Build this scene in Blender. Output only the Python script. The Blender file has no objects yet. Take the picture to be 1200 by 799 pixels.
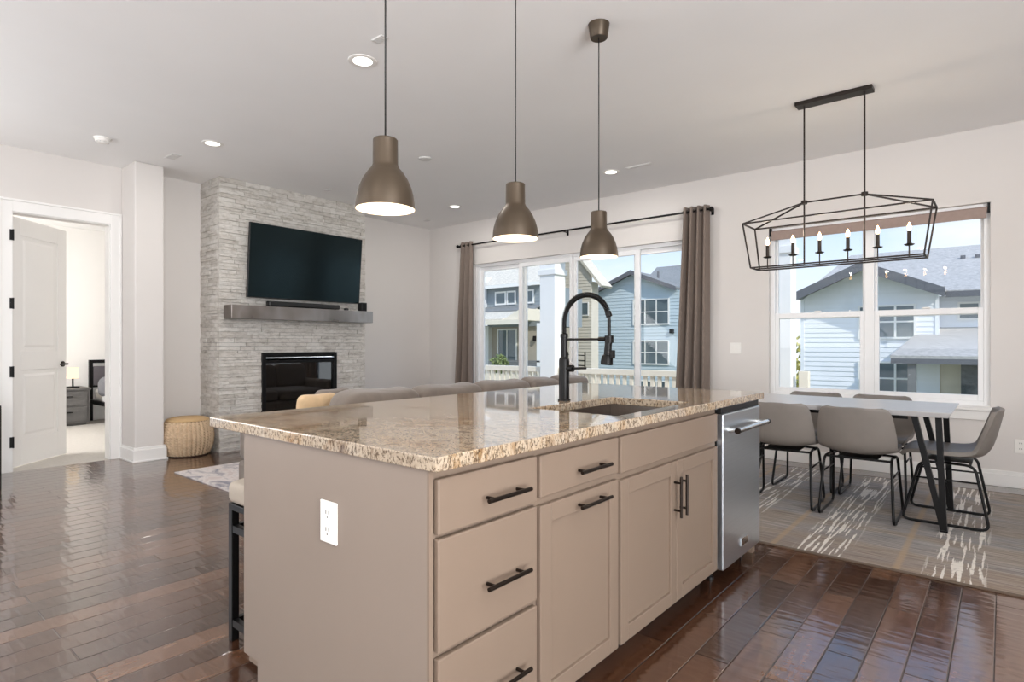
import bpy, bmesh, math, random
from mathutils import Vector, Matrix
random.seed(7)
PI = math.pi
sc = bpy.context.scene
COL = sc.collection

# ------------------------------------------------------------------ camera, world, sun, exposure
YAW = math.atan(575 / 688.8)
cam_data = bpy.data.cameras.new('camera')
cam_data.sensor_width = 36.0
cam_data.lens = 36.0 * 688.8 / 1200.0
cam_data.shift_y = 3.5 / 1200.0
cam_data.clip_end = 400
cam = bpy.data.objects.new('camera', cam_data)
COL.objects.link(cam)
cam.location = (0, 0, 1.2)
cam.rotation_euler = (PI / 2, 0, YAW)
sc.camera = cam
sc.view_settings.view_transform = 'Standard'
sc.view_settings.look = 'None'
sc.view_settings.gamma = 1.0
sc.view_settings.use_curve_mapping = False
sc.view_settings.exposure = 0.08
cy = sc.cycles
cy.max_bounces = 10
cy.diffuse_bounces = 5
cy.glossy_bounces = 4
cy.transparent_max_bounces = 12
cy.transmission_bounces = 4
cy.caustics_reflective = False
cy.caustics_refractive = False
cy.sample_clamp_indirect = 4.0
cy.use_denoising = True

SKY_STRENGTH = 1.4
SUN_STRENGTH = 3.2
SOUTH_FILL_W = 160.0  # south, east and west power feeds the added fill lamps
EAST_FILL_W = 650.0
WEST_FILL_W = 140.0
CAN_W = 9.0
PENDANT_W = 1.5
BEDROOM_W = 105.0

world = bpy.data.worlds.new('sky')
sc.world = world
world.use_nodes = True
wn = world.node_tree
wn.nodes.clear()
wo = wn.nodes.new('ShaderNodeOutputWorld')
wb = wn.nodes.new('ShaderNodeBackground')
wtc = wn.nodes.new('ShaderNodeTexCoord')
wsep = wn.nodes.new('ShaderNodeSeparateXYZ')
wr = wn.nodes.new('ShaderNodeValToRGB')
wr.color_ramp.elements[0].position = 0.0
wr.color_ramp.elements[0].color = (0.74, 0.79, 0.85, 1)
wr.color_ramp.elements[1].position = 0.55
wr.color_ramp.elements[1].color = (0.30, 0.50, 0.90, 1)
e = wr.color_ramp.elements.new(0.2)
e.color = (0.46, 0.60, 0.78, 1)
wno = wn.nodes.new('ShaderNodeTexNoise')
wno.inputs['Scale'].default_value = 3.5
wno.inputs['Detail'].default_value = 5
wmap = wn.nodes.new('ShaderNodeMapping')
wmap.inputs['Scale'].default_value = (1, 1, 2.5)
wcr = wn.nodes.new('ShaderNodeValToRGB')
wcr.color_ramp.elements[0].position = 0.48
wcr.color_ramp.elements[1].position = 0.72
wmix = wn.nodes.new('ShaderNodeMix')
wmix.data_type = 'RGBA'
wmix.inputs['B'].default_value = (0.74, 0.75, 0.77, 1)
L = wn.links.new
L(wtc.outputs['Generated'], wsep.inputs[0])
L(wsep.outputs['Z'], wr.inputs[0])
L(wtc.outputs['Generated'], wmap.inputs['Vector'])
L(wmap.outputs[0], wno.inputs['Vector'])
L(wno.outputs['Fac'], wcr.inputs[0])
L(wcr.outputs[0], wmix.inputs['Factor'])
L(wr.outputs[0], wmix.inputs['A'])
L(wmix.outputs['Result'], wb.inputs['Color'])
wb.inputs['Strength'].default_value = SKY_STRENGTH
L(wb.outputs[0], wo.inputs[0])

sun_d = bpy.data.lights.new('sun', 'SUN')
sun_d.energy = SUN_STRENGTH
sun_d.color = (1.0, 0.95, 0.87)
sun_d.angle = 0.01
sun = bpy.data.objects.new('sun', sun_d)
COL.objects.link(sun)
sun.rotation_euler = Vector((-0.70, 0.35, -0.62)).to_track_quat('-Z', 'Y').to_euler()
sun.location = (20, -10, 30)


def area_light(name, loc, aim, sx, sy, watts, color=(1, 1, 1), spread=PI):
    d = bpy.data.lights.new(name, 'AREA')
    d.shape = 'RECTANGLE'
    d.size, d.size_y = sx, sy
    d.energy = watts
    d.color = color
    d.spread = spread
    o = bpy.data.objects.new(name, d)
    COL.objects.link(o)
    o.location = loc
    o.rotation_euler = Vector(aim).to_track_quat('-Z', 'Z').to_euler()
    return o


# added fill lamps at unseen south, east and west openings, tilted up for the ceiling
area_light('added_south_fill', (-2.6, -3.98, 1.55), (0, 1, 2.2), 6.4, 2.2, SOUTH_FILL_W, (0.97, 0.985, 1.0))
area_light('added_east_fill', (3.42, -0.5, 1.5), (-1, 0, 1.1), 5.6, 2.2, EAST_FILL_W, (0.97, 0.985, 1.0))
area_light('added_west_fill', (-7.36, -1.75, 1.5), (1, 0, 1.3), 3.0, 2.2, WEST_FILL_W, (0.97, 0.985, 1.0))
area_light('bedroom_window_daylight', (-9.2, -0.45, 1.6), (0, 1, 0.05), 1.8, 1.4, BEDROOM_W, (1.0, 0.98, 0.95))


# ------------------------------------------------------------------ helpers
def world_loc(o):
    v = Vector((0, 0, 0))
    while o is not None:
        v = v + o.location
        o = o.parent
    return v


class B:
    """collects shapes in world coordinates and links them as one mesh"""

    def __init__(self):
        self.bm = bmesh.new()

    def box(self, x0, y0, z0, x1, y1, z1):
        x0, x1 = min(x0, x1), max(x0, x1)
        y0, y1 = min(y0, y1), max(y0, y1)
        z0, z1 = min(z0, z1), max(z0, z1)
        v = [self.bm.verts.new(p) for p in ((x0, y0, z0), (x1, y0, z0), (x1, y1, z0), (x0, y1, z0),
                                            (x0, y0, z1), (x1, y0, z1), (x1, y1, z1), (x0, y1, z1))]
        for f in ((3, 2, 1, 0), (4, 5, 6, 7), (0, 1, 5, 4), (1, 2, 6, 5), (2, 3, 7, 6), (3, 0, 4, 7)):
            self.bm.faces.new([v[i] for i in f])
        return self

    def hexa(self, pts):
        v = [self.bm.verts.new(p) for p in pts]
        for f in ((3, 2, 1, 0), (4, 5, 6, 7), (0, 1, 5, 4), (1, 2, 6, 5), (2, 3, 7, 6), (3, 0, 4, 7)):
            self.bm.faces.new([v[i] for i in f])
        return self

    def prism(self, poly, vec):
        vec = Vector(vec)
        a = [self.bm.verts.new(p) for p in poly]
        b = [self.bm.verts.new(Vector(p) + vec) for p in poly]
        n = len(poly)
        self.bm.faces.new(a)
        self.bm.faces.new(b[::-1])
        for i in range(n):
            self.bm.faces.new([a[(i + 1) % n], a[i], b[i], b[(i + 1) % n]])
        return self

    def tube(self, pts, r, seg=10, closed=False, caps=True):
        pts = [Vector(p) for p in pts]
        n = len(pts)
        rad = r if isinstance(r, (list, tuple)) else [r] * n
        rings = []
        up = None
        for i, p in enumerate(pts):
            if closed:
                t = (pts[(i + 1) % n] - pts[i - 1])
            elif i == 0:
                t = pts[1] - pts[0]
            elif i == n - 1:
                t = pts[-1] - pts[-2]
            else:
                t = (pts[i + 1] - pts[i]).normalized() + (pts[i] - pts[i - 1]).normalized()
            t.normalize()
            if up is None:
                up = Vector((0, 0, 1)) if abs(t.z) < 0.9 else Vector((1, 0, 0))
            u = (up - t * up.dot(t)).normalized()
            w = t.cross(u)
            up = u
            rings.append([self.bm.verts.new(p + (u * math.cos(2 * PI * k / seg) + w * math.sin(2 * PI * k / seg)) * rad[i]) for k in range(seg)])
        m = n if closed else n - 1
        for i in range(m):
            a, b = rings[i], rings[(i + 1) % n]
            for k in range(seg):
                self.bm.faces.new([a[k], a[(k + 1) % seg], b[(k + 1) % seg], b[k]])
        if caps and not closed:
            self.bm.faces.new(rings[0][::-1])
            self.bm.faces.new(rings[-1])
        return self

    def bar(self, p0, p1, w, d=None, side=(1, 0, 0)):
        """square bar between two points"""
        d = d or w
        p0, p1 = Vector(p0), Vector(p1)
        t = (p1 - p0).normalized()
        s = Vector(side)
        s = (s - t * s.dot(t)).normalized()
        q = t.cross(s)
        pts = []
        for p in (p0, p1):
            for a, b in ((-1, -1), (1, -1), (1, 1), (-1, 1)):
                pts.append(p + s * (a * w / 2) + q * (b * d / 2))
        return self.hexa(pts)

    def lathe(self, prof, c, seg=32, close=True):
        c = Vector(c)
        rings = []
        for r, z in prof:
            if r < 1e-5:
                rings.append([self.bm.verts.new(c + Vector((0, 0, z)))])
            else:
                rings.append([self.bm.verts.new(c + Vector((r * math.cos(2 * PI * k / seg), r * math.sin(2 * PI * k / seg), z))) for k in range(seg)])
        for a, b in zip(rings, rings[1:]):
            for k in range(seg):
                k2 = (k + 1) % seg
                if len(a) == 1 and len(b) == 1:
                    continue
                if len(a) == 1:
                    self.bm.faces.new([a[0], b[k2], b[k]])
                elif len(b) == 1:
                    self.bm.faces.new([a[k], a[k2], b[0]])
                else:
                    self.bm.faces.new([a[k], a[k2], b[k2], b[k]])
        return self

    def grid(self, fn, nu, nv, wrap_u=False):
        g = [[self.bm.verts.new(fn(i / (nu if wrap_u else nu - 1), j / (nv - 1))) for i in range(nu)] for j in range(nv)]
        for j in range(nv - 1):
            for i in range(nu if wrap_u else nu - 1):
                i2 = (i + 1) % nu
                self.bm.faces.new([g[j][i], g[j][i2], g[j + 1][i2], g[j + 1][i]])
        return g

    def blob(self, c, dims, e1=0.5, e2=0.5, nu=28, nv=16, rot=None, fn=None):
        """superellipsoid cushion"""
        c = Vector(c)
        sg = lambda v, p: math.copysign(abs(v) ** p, v)
        rot = rot or Matrix.Identity(3)

        def pt(u, v):
            th = 2 * PI * u
            ph = -PI / 2 + PI * v
            p = Vector((dims[0] / 2 * sg(math.cos(ph), e1) * sg(math.cos(th), e2),
                        dims[1] / 2 * sg(math.cos(ph), e1) * sg(math.sin(th), e2),
                        dims[2] / 2 * sg(math.sin(ph), e1)))
            if fn:
                p = fn(p)
            return c + rot @ p
        self.grid(pt, nu, nv, wrap_u=True)
        return self

    def build(self, name, mat, parent=None, smooth=False, bevel=0.0, seg=2, weld=False, sub=0):
        bm = self.bm
        if weld:
            bmesh.ops.remove_doubles(bm, verts=bm.verts, dist=1e-5)
        bmesh.ops.recalc_face_normals(bm, faces=bm.faces)
        off = world_loc(parent) if parent is not None else Vector((0, 0, 0))
        if off.length > 0:
            bmesh.ops.translate(bm, verts=bm.verts, vec=-off)
        me = bpy.data.meshes.new(name)
        bm.to_mesh(me)
        bm.free()
        if smooth:
            me.polygons.foreach_set('use_smooth', [True] * len(me.polygons))
        o = bpy.data.objects.new(name, me)
        COL.objects.link(o)
        me.materials.append(mat)
        if parent is not None:
            o.parent = parent
        if smooth == 'auto':
            try:
                me.set_sharp_from_angle(angle=math.radians(35))
            except Exception:
                pass
        if bevel > 0:
            m = o.modifiers.new('bevel', 'BEVEL')
            m.width = bevel
            m.segments = seg
            m.limit_method = 'ANGLE'
            m.angle_limit = math.radians(40)
        if sub:
            m = o.modifiers.new('sub', 'SUBSURF')
            m.levels = m.render_levels = sub
        return o


def thing(name, label, cat, loc=(0, 0, 0), group=None):
    o = bpy.data.objects.new(name, None)
    COL.objects.link(o)
    o.location = loc
    return tag(o, label, cat, group)


def tag(o, label, cat, group=None, kind=None):
    o['label'] = label
    o['category'] = cat
    if group:
        o['group'] = group
    if kind:
        o['kind'] = kind
    return o


def struct(o):
    o['kind'] = 'structure'
    return o


def dup(root, loc, rotz=0.0, label=None):
    r = root.copy()
    COL.objects.link(r)
    r.location = loc
    r.rotation_euler = (0, 0, rotz)
    if label:
        r['label'] = label

    def rec(src, dst):
        for ch in list(src.children):
            c = ch.copy()
            COL.objects.link(c)
            c.parent = dst
            rec(ch, c)
    rec(root, r)
    return r


# ------------------------------------------------------------------ materials
def srgb(r, g, b):
    f = lambda c: (c / 255 / 12.92) if c / 255 <= 0.04045 else ((c / 255 + 0.055) / 1.055) ** 2.4
    return (f(r), f(g), f(b), 1)


class N:
    def __init__(self, name):
        self.m = bpy.data.materials.new(name)
        self.m.use_nodes = True
        self.t = self.m.node_tree
        self.t.nodes.clear()
        self.out = self.t.nodes.new('ShaderNodeOutputMaterial')
        self.tc = self.t.nodes.new('ShaderNodeTexCoord')

    def n(self, typ, **kw):
        nd = self.t.nodes.new(typ)
        for k, v in kw.items():
            if hasattr(nd, k) and not (k in nd.inputs):
                setattr(nd, k, v)
            else:
                nd.inputs[k].default_value = v
        return nd

    def l(self, a, b):
        self.t.links.new(a, b)

    def mapping(self, scale=(1, 1, 1), rot=(0, 0, 0), coord='Object'):
        m = self.n('ShaderNodeMapping')
        m.inputs['Scale'].default_value = scale
        m.inputs['Rotation'].default_value = rot
        self.l(self.tc.outputs[coord], m.inputs['Vector'])
        return m.outputs[0]

    def noise(self, vec, scale, detail=4, rough=0.55, dist=0.0):
        n = self.n('ShaderNodeTexNoise')
        n.inputs['Scale'].default_value = scale
        n.inputs['Detail'].default_value = detail
        n.inputs['Roughness'].default_value = rough
        n.inputs['Distortion'].default_value = dist
        self.l(vec, n.inputs['Vector'])
        return n.outputs['Fac']

    def ramp(self, fac, stops, interp='LINEAR'):
        r = self.n('ShaderNodeValToRGB')
        cr = r.color_ramp
        cr.interpolation = interp
        cr.elements[0].position, cr.elements[0].color = stops[0]
        cr.elements[1].position, cr.elements[1].color = stops[-1]
        for p, c in stops[1:-1]:
            e = cr.elements.new(p)
            e.color = c
        self.l(fac, r.inputs[0])
        return r.outputs[0]

    def mix(self, fac, a, b, blend='MIX'):
        m = self.n('ShaderNodeMix')
        m.data_type = 'RGBA'
        m.blend_type = blend
        for v, s in ((fac, 'Factor'), (a, 'A'), (b, 'B')):
            if isinstance(v, (int, float)):
                m.inputs[s].default_value = v
            elif isinstance(v, tuple):
                m.inputs[s].default_value = v
            else:
                self.l(v, m.inputs[s])
        return m.outputs['Result']

    def math(self, op, a, b=0.0):
        m = self.n('ShaderNodeMath')
        m.operation = op
        for i, v in enumerate((a, b)):
            if isinstance(v, (int, float)):
                m.inputs[i].default_value = v
            else:
                self.l(v, m.inputs[i])
        return m.outputs[0]

    def bump(self, h, strength, dist=0.01, normal=None):
        b = self.n('ShaderNodeBump')
        b.inputs['Strength'].default_value = strength
        b.inputs['Distance'].default_value = dist
        self.l(h, b.inputs['Height'])
        if normal is not None:
            self.l(normal, b.inputs['Normal'])
        return b.outputs[0]

    def bsdf(self, color, rough, metal=0.0, normal=None, spec=0.5, coat=0.0, sheen=0.0, emit=None, estr=0.0):
        p = self.n('ShaderNodeBsdfPrincipled')
        for v, s in ((color, 'Base Color'), (rough, 'Roughness'), (metal, 'Metallic')):
            if isinstance(v, (int, float, tuple)):
                p.inputs[s].default_value = v
            else:
                self.l(v, p.inputs[s])
        p.inputs['Specular IOR Level'].default_value = spec
        p.inputs['Coat Weight'].default_value = coat
        p.inputs['Sheen Weight'].default_value = sheen
        if normal is not None:
            self.l(normal, p.inputs['Normal'])
        if emit:
            p.inputs['Emission Color'].default_value = emit
            p.inputs['Emission Strength'].default_value = estr
        self.l(p.outputs[0], self.out.inputs[0])
        return self.m


def simple(name, rgb, rough=0.6, metal=0.0, var=0.06, scale=12.0, bump=0.0, bscale=80.0, spec=0.5, sheen=0.0, bdist=0.002):
    """paint, metal, plastic or cloth with a little procedural variation"""
    k = N(name)
    c = srgb(*rgb)
    v = k.mapping()
    f = k.noise(v, scale, 3)
    lo = tuple(x * (1 - var) for x in c[:3]) + (1,)
    hi = tuple(min(1, x * (1 + var)) for x in c[:3]) + (1,)
    col = k.ramp(f, [(0.3, lo), (0.7, hi)])
    nm = None
    if bump > 0:
        nm = k.bump(k.noise(v, bscale, 2), bump, bdist)
    return k.bsdf(col, rough, metal, nm, spec, sheen=sheen)


def emitter(name, rgb, strength):
    k = N(name)
    f = k.noise(k.mapping(), 20.0, 1)
    c = srgb(*rgb)
    col = k.ramp(f, [(0.2, c), (0.8, c)])
    e = k.n('ShaderNodeEmission')
    e.inputs['Strength'].default_value = strength
    k.l(col, e.inputs['Color'])
    k.l(e.outputs[0], k.out.inputs[0])
    return k.m


def glass(name, tint=(0.96, 0.985, 0.98, 1), gloss=1.0):
    k = N(name)
    tr = k.n('ShaderNodeBsdfTransparent')
    tr.inputs['Color'].default_value = tint
    gl = k.n('ShaderNodeBsdfGlossy')
    gl.inputs['Roughness'].default_value = 0.02
    fr = k.n('ShaderNodeFresnel')
    fr.inputs['IOR'].default_value = 1.5
    mx = k.n('ShaderNodeMixShader')
    geo = k.n('ShaderNodeNewGeometry')
    front = k.math('SUBTRACT', 1.0, geo.outputs['Backfacing'])
    k.l(k.math('MULTIPLY', k.math('MULTIPLY', fr.outputs[0], gloss), front), mx.inputs[0])
    k.l(tr.outputs[0], mx.inputs[1])
    k.l(gl.outputs[0], mx.inputs[2])
    k.l(mx.outputs[0], k.out.inputs[0])
    return k.m


def floor_mat():
    k = N('hardwood')
    m = k.n('ShaderNodeMapping')
    m.inputs['Rotation'].default_value = (0, 0, PI / 2)
    m.inputs['Location'].default_value = (0.31, 0.025, 0)
    k.l(k.tc.outputs['Object'], m.inputs['Vector'])
    br = k.n('ShaderNodeTexBrick')
    br.offset = 0.37
    br.offset_frequency = 2
    br.squash = 1.0
    br.inputs['Color1'].default_value = (0.15, 0.15, 0.15, 1)
    br.inputs['Color2'].default_value = (0.85, 0.85, 0.85, 1)
    br.inputs['Mortar'].default_value = (0, 0, 0, 1)
    br.inputs['Scale'].default_value = 1.0
    br.inputs['Mortar Size'].default_value = 0.0042
    br.inputs['Mortar Smooth'].default_value = 1.0
    br.inputs['Brick Width'].default_value = 0.95
    br.inputs['Row Height'].default_value = 0.127
    k.l(m.outputs[0], br.inputs['Vector'])
    sep = k.n('ShaderNodeSeparateColor')
    k.l(br.outputs['Color'], sep.inputs[0])
    tone = sep.outputs[0]
    v = k.mapping(scale=(14, 1.6, 1))
    grain = k.noise(v, 3.0, 4, 0.5, 0.4)
    v2 = k.mapping(scale=(60, 3, 1))
    fine = k.noise(v2, 4.0, 4, 0.6)
    mixf = k.math('ADD', k.math('MULTIPLY', tone, 0.50), k.math('MULTIPLY', grain, 0.44))
    col = k.ramp(mixf, [(0.20, (0.028, 0.0110, 0.0060, 1)), (0.42, (0.064, 0.0265, 0.0138, 1)), (0.60, (0.118, 0.053, 0.028, 1)), (0.80, (0.19, 0.094, 0.052, 1))])
    seam = k.ramp(br.outputs['Fac'], [(0.45, (0, 0, 0, 1)), (0.75, (1, 1, 1, 1))])
    col = k.mix(seam, col, (0.010, 0.006, 0.004, 1))
    hv = k.mapping(scale=(7, 26, 1), rot=(0, 0, 0.25))
    hand = k.noise(hv, 1.0, 1, 0.4, 0.25)
    n1 = k.bump(hand, 0.42, 0.004)
    inv = k.math('SUBTRACT', 1.0, br.outputs['Fac'])
    n2 = k.bump(inv, 0.5, 0.003, n1)
    n3 = n2
    rgh = k.ramp(grain, [(0.2, (0.13, 0.13, 0.13, 1)), (0.8, (0.22, 0.22, 0.22, 1))])
    m_ = k.bsdf(col, rgh, 0.0, n3, 0.7, coat=0.6)
    p = k.out.inputs[0].links[0].from_node
    p.inputs['Coat Roughness'].default_value = 0.10
    k.l(n3, p.inputs['Coat Normal'])
    return m_


def granite_mat():
    k = N('granite')
    v = k.mapping(scale=(1.0, 1.5, 1.0), rot=(0, 0, 0.5))
    flow = k.noise(v, 1.3, 4, 0.55, 1.6)
    base = k.ramp(flow, [(0.30, srgb(176, 130, 82)), (0.40, srgb(200, 168, 128)), (0.48, srgb(206, 190, 170)), (0.58, srgb(186, 176, 164)), (0.70, srgb(202, 178, 148))])
    vs = k.mapping(scale=(1.0, 2.0, 1.0), rot=(0, 0, 0.7))
    streak = k.noise(vs, 4.2, 10, 0.70, 2.6)
    veins = k.ramp(streak, [(0.34, srgb(96, 70, 50)), (0.42, srgb(160, 132, 100)), (0.50, srgb(218, 204, 184)), (0.60, srgb(192, 176, 156)), (0.68, srgb(126, 102, 80)), (0.74, srgb(186, 164, 136))])
    col = k.mix(0.62, base, veins)
    sp = k.noise(k.mapping(scale=(1, 1, 0.6)), 150.0, 4, 0.7)
    sm = k.ramp(sp, [(0.42, (1, 1, 1, 1)), (0.50, (0, 0, 0, 1))])
    col = k.mix(k.math('MULTIPLY', sm, 0.8), col, srgb(70, 52, 36))
    sp2 = k.noise(k.mapping(scale=(1.1, 0.9, 0.5)), 90.0, 3, 0.6)
    sm2 = k.ramp(sp2, [(0.58, (0, 0, 0, 1)), (0.68, (1, 1, 1, 1))])
    col = k.mix(k.math('MULTIPLY', sm2, 0.5), col, srgb(226, 214, 194))
    col = k.mix(1.0, col, (0.74, 0.70, 0.655, 1), 'MULTIPLY')
    return k.bsdf(col, 0.035, 0, None, 0.9, coat=0.0)


def stone_mat(name='ledge_stone'):
    k = N(name)
    g = k.n('ShaderNodeNewGeometry')
    r = g.outputs['Random Per Island']
    c1 = k.ramp(r, [(0.0, srgb(186, 180, 172)), (0.3, srgb(216, 212, 206)), (0.6, srgb(232, 229, 224)), (0.85, srgb(204, 198, 190)), (1.0, srgb(224, 220, 214))])
    v = k.mapping(scale=(1, 1, 2.5))
    n1 = k.noise(v, 14.0, 6, 0.65)
    c2 = k.ramp(n1, [(0.32, srgb(140, 130, 118)), (0.5, srgb(208, 202, 194)), (0.75, srgb(228, 224, 218))])
    col = k.mix(0.5, c1, c2)
    n2 = k.noise(v, 45.0, 5, 0.7)
    nm = k.bump(n2, 0.9, 0.012)
    return k.bsdf(col, 0.85, 0, nm, 0.25)


def rug_dining_mat():
    k = N('striped_rug')
    fine = k.noise(k.mapping(scale=(2.2, 70, 1)), 1.6, 5, 0.7)
    broad = k.noise(k.mapping(scale=(0.5, 2.6, 1)), 1.2, 3, 0.5, 0.5)
    base = k.ramp(broad, [(0.3, srgb(132, 112, 95)), (0.46, srgb(150, 140, 130)), (0.56, srgb(138, 142, 148)), (0.7, srgb(120, 122, 126))])
    lines = k.ramp(fine, [(0.34, srgb(74, 66, 62)), (0.5, srgb(146, 137, 130)), (0.66, srgb(198, 190, 182))])
    col = k.mix(0.62, base, lines)
    sy_ = k.n('ShaderNodeSeparateXYZ')
    k.l(k.tc.outputs['Object'], sy_.inputs[0])
    near = k.ramp(k.math('ADD', k.math('MULTIPLY', sy_.outputs['Y'], 0.4), 0.5), [(0.06, (1, 1, 1, 1)), (0.26, (0, 0, 0, 1))])
    col = k.mix(k.math('MULTIPLY', near, 0.4), col, srgb(136, 112, 92))
    # broken white dashes running the other way, in clusters
    sx = k.n('ShaderNodeSeparateXYZ')
    k.l(k.tc.outputs['Object'], sx.inputs[0])
    wob = k.noise(k.mapping(scale=(3, 9, 1)), 2.0, 3, 0.6)
    x = k.math('ADD', sx.outputs['X'], k.math('MULTIPLY', wob, 0.014))
    comb = k.n('ShaderNodeCombineXYZ')
    k.l(x, comb.inputs[0])
    k.l(k.math('MULTIPLY', sx.outputs['Y'], 0.045), comb.inputs[1])
    dash = k.noise(comb.outputs[0], 58.0, 1, 0.4)
    dmask = k.ramp(dash, [(0.54, (0, 0, 0, 1)), (0.58, (1, 1, 1, 1))])
    pw = k.math('FRACT', k.math('MULTIPLY', k.math('ADD', sx.outputs['X'], 10.06), 1.0 / 0.62))
    cl = k.ramp(pw, [(0.0, (0, 0, 0, 1)), (0.30, (0, 0, 0, 1)), (0.36, (1, 1, 1, 1)), (0.70, (1, 1, 1, 1)), (0.76, (0, 0, 0, 1))])
    brk = k.noise(k.mapping(scale=(9, 22, 1)), 1.6, 4, 0.7)
    bm_ = k.ramp(brk, [(0.36, (0, 0, 0, 1)), (0.44, (1, 1, 1, 1))])
    mask = k.math('MULTIPLY', k.math('MULTIPLY', dmask, cl), bm_)
    col = k.mix(k.math('MULTIPLY', mask, 0.9), col, srgb(228, 222, 214))
    # thin tan lines
    tl = k.ramp(pw, [(0.10, (0, 0, 0, 1)), (0.125, (1, 1, 1, 1)), (0.15, (1, 1, 1, 1)), (0.175, (0, 0, 0, 1))])
    col = k.mix(k.math('MULTIPLY', tl, 0.5), col, srgb(176, 150, 120))
    nm = k.bump(fine, 0.4, 0.004)
    return k.bsdf(col, 0.95, 0, nm, 0.1)


def rug_living_mat():
    k = N('distressed_rug')
    n1 = k.noise(k.mapping(scale=(1, 1.6, 1)), 5.0, 7, 0.7, 0.8)
    col = k.ramp(n1, [(0.30, srgb(120, 122, 136)), (0.42, srgb(172, 166, 168)), (0.52, srgb(214, 206, 202)), (0.64, srgb(196, 182, 178)), (0.8, srgb(224, 218, 214))])
    n2 = k.noise(k.mapping(), 120.0, 2)
    return k.bsdf(col, 0.95, 0, k.bump(n2, 0.4, 0.004), 0.1)


def steel_mat(name, rgb, rough=0.28, stretch=(30, 0.5, 60), var=0.03):
    k = N(name)
    f = k.noise(k.mapping(scale=stretch), 3.0, 3, 0.6)
    c = srgb(*rgb)
    col = k.ramp(f, [(0.3, tuple(x * (1 - var) for x in c[:3]) + (1,)), (0.7, tuple(min(1, x * (1 + var)) for x in c[:3]) + (1,))])
    return k.bsdf(col, rough, 1.0, None)


def mantel_mat():
    k = N('patinated_steel')
    f = k.noise(k.mapping(scale=(1, 1.1, 0.8)), 1.6, 3, 0.5, 0.3)
    col = k.ramp(f, [(0.3, srgb(104, 96, 90)), (0.5, srgb(150, 145, 142)), (0.7, srgb(120, 112, 106))])
    rg = k.ramp(f, [(0.3, (0.26, 0.26, 0.26, 1)), (0.7, (0.38, 0.38, 0.38, 1))])
    return k.bsdf(col, rg, 0.9, None)


def shingle_mat(name, rgb):
    k = N(name)
    c = srgb(*rgb)
    f = k.noise(k.mapping(scale=(3, 6, 6)), 2.5, 5, 0.7)
    col = k.ramp(f, [(0.3, tuple(x * 0.72 for x in c[:3]) + (1,)), (0.7, tuple(min(1, x * 1.3) for x in c[:3]) + (1,))])
    return k.bsdf(col, 0.9, 0, None, 0.2)


def leaf_mat(name, a, b):
    k = N(name)
    g = k.n('ShaderNodeNewGeometry')
    col = k.ramp(g.outputs['Random Per Island'], [(0.0, srgb(*a)), (1.0, srgb(*b))])
    return k.bsdf(col, 0.6, 0, None, 0.3)


def wall_mat(name, rgb):
    return simple(name, rgb, 0.75, 0, 0.012, 1.5, 0.10, 160.0, 0.25)


M = {}
M['wall'] = wall_mat('wall_paint', (218, 213, 209))
M['ceiling'] = wall_mat('ceiling_paint', (242, 241, 240))
M['bed_wall'] = wall_mat('bedroom_wall_paint', (238, 236, 233))
M['trim'] = simple('white_trim_paint', (238, 236, 233), 0.38, 0, 0.01, 2)
M['vinyl'] = simple('white_vinyl', (240, 240, 240), 0.35, 0, 0.01, 2)
M['floor'] = floor_mat()
M['granite'] = granite_mat()
M['cab'] = simple('taupe_cabinet_paint', (126, 109, 95), 0.45, 0, 0.02, 3, 0.03, 60, 0.4)
M['cab_end'] = simple('taupe_panel_paint', (136, 122, 111), 0.5, 0, 0.025, 2.5, 0.03, 60, 0.4)
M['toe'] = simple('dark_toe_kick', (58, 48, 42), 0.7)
M['stone'] = stone_mat()
M['black_metal'] = simple('black_metal', (19, 18, 18), 0.42, 0.6, 0.1, 20)
M['bronze'] = simple('dark_bronze', (48, 40, 35), 0.35, 0.8, 0.12, 30)
M['bronze_cage'] = simple('cage_bronze', (46, 39, 35), 0.45, 0.6, 0.1, 30)
M['pendant'] = simple('pendant_bronze', (78, 66, 53), 0.42, 0.5, 0.06, 6)
M['pend_in'] = simple('pendant_white_enamel', (242, 236, 226), 0.5, 0, 0.01, 4)
M['cord'] = simple('black_cord', (24, 22, 21), 0.6)
M['steel'] = steel_mat('brushed_stainless', (226, 234, 242), 0.32)
M['steel_handle'] = steel_mat('polished_handle', (214, 214, 212), 0.2)
M['sink'] = steel_mat('sink_stainless', (170, 160, 152), 0.3, (40, 40, 4))
M['mantel'] = mantel_mat()
M['dark_plastic'] = simple('black_plastic', (17, 17, 18), 0.4)
M['screen'] = simple('screen_glass', (4, 4, 5), 0.17, 0, 0.02, 3, 0, 80, 0.5)
_p = M['screen'].node_tree.nodes
for _n in _p:
    if _n.type == 'BSDF_PRINCIPLED':          # blue green anti-glare coating
        _n.inputs['Specular Tint'].default_value = (0.50, 0.82, 0.92, 1)
        _n.inputs['Specular IOR Level'].default_value = 0.42
M['fire_glass'] = glass('smoked_glass', (0.30, 0.34, 0.35, 1), 4.0)
M['firebox'] = simple('firebox_black', (26, 25, 25), 0.8)
M['log'] = simple('ceramic_log', (110, 92, 76), 0.9, 0, 0.3, 18, 0.6, 40)
M['glass'] = glass('window_glass', (0.985, 0.995, 0.992, 1), 0.8)
M['house_glass'] = simple('distant_window_glass', (92, 106, 112), 0.06, 0, 0.25, 0.8, 0, 80, 0.8)
M['sofa'] = simple('grey_sofa_fabric', (126, 115, 106), 0.95, 0, 0.07, 14, 0.25, 220, 0.15, 0.3)
M['pillow_tan'] = simple('tan_pillow_fabric', (214, 184, 146), 0.95, 0, 0.07, 14, 0.25, 220, 0.15, 0.2)
M['pillow_grey'] = simple('dark_pillow_fabric', (132, 122, 114), 0.95, 0, 0.08, 14, 0.25, 220, 0.15, 0.2)
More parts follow.
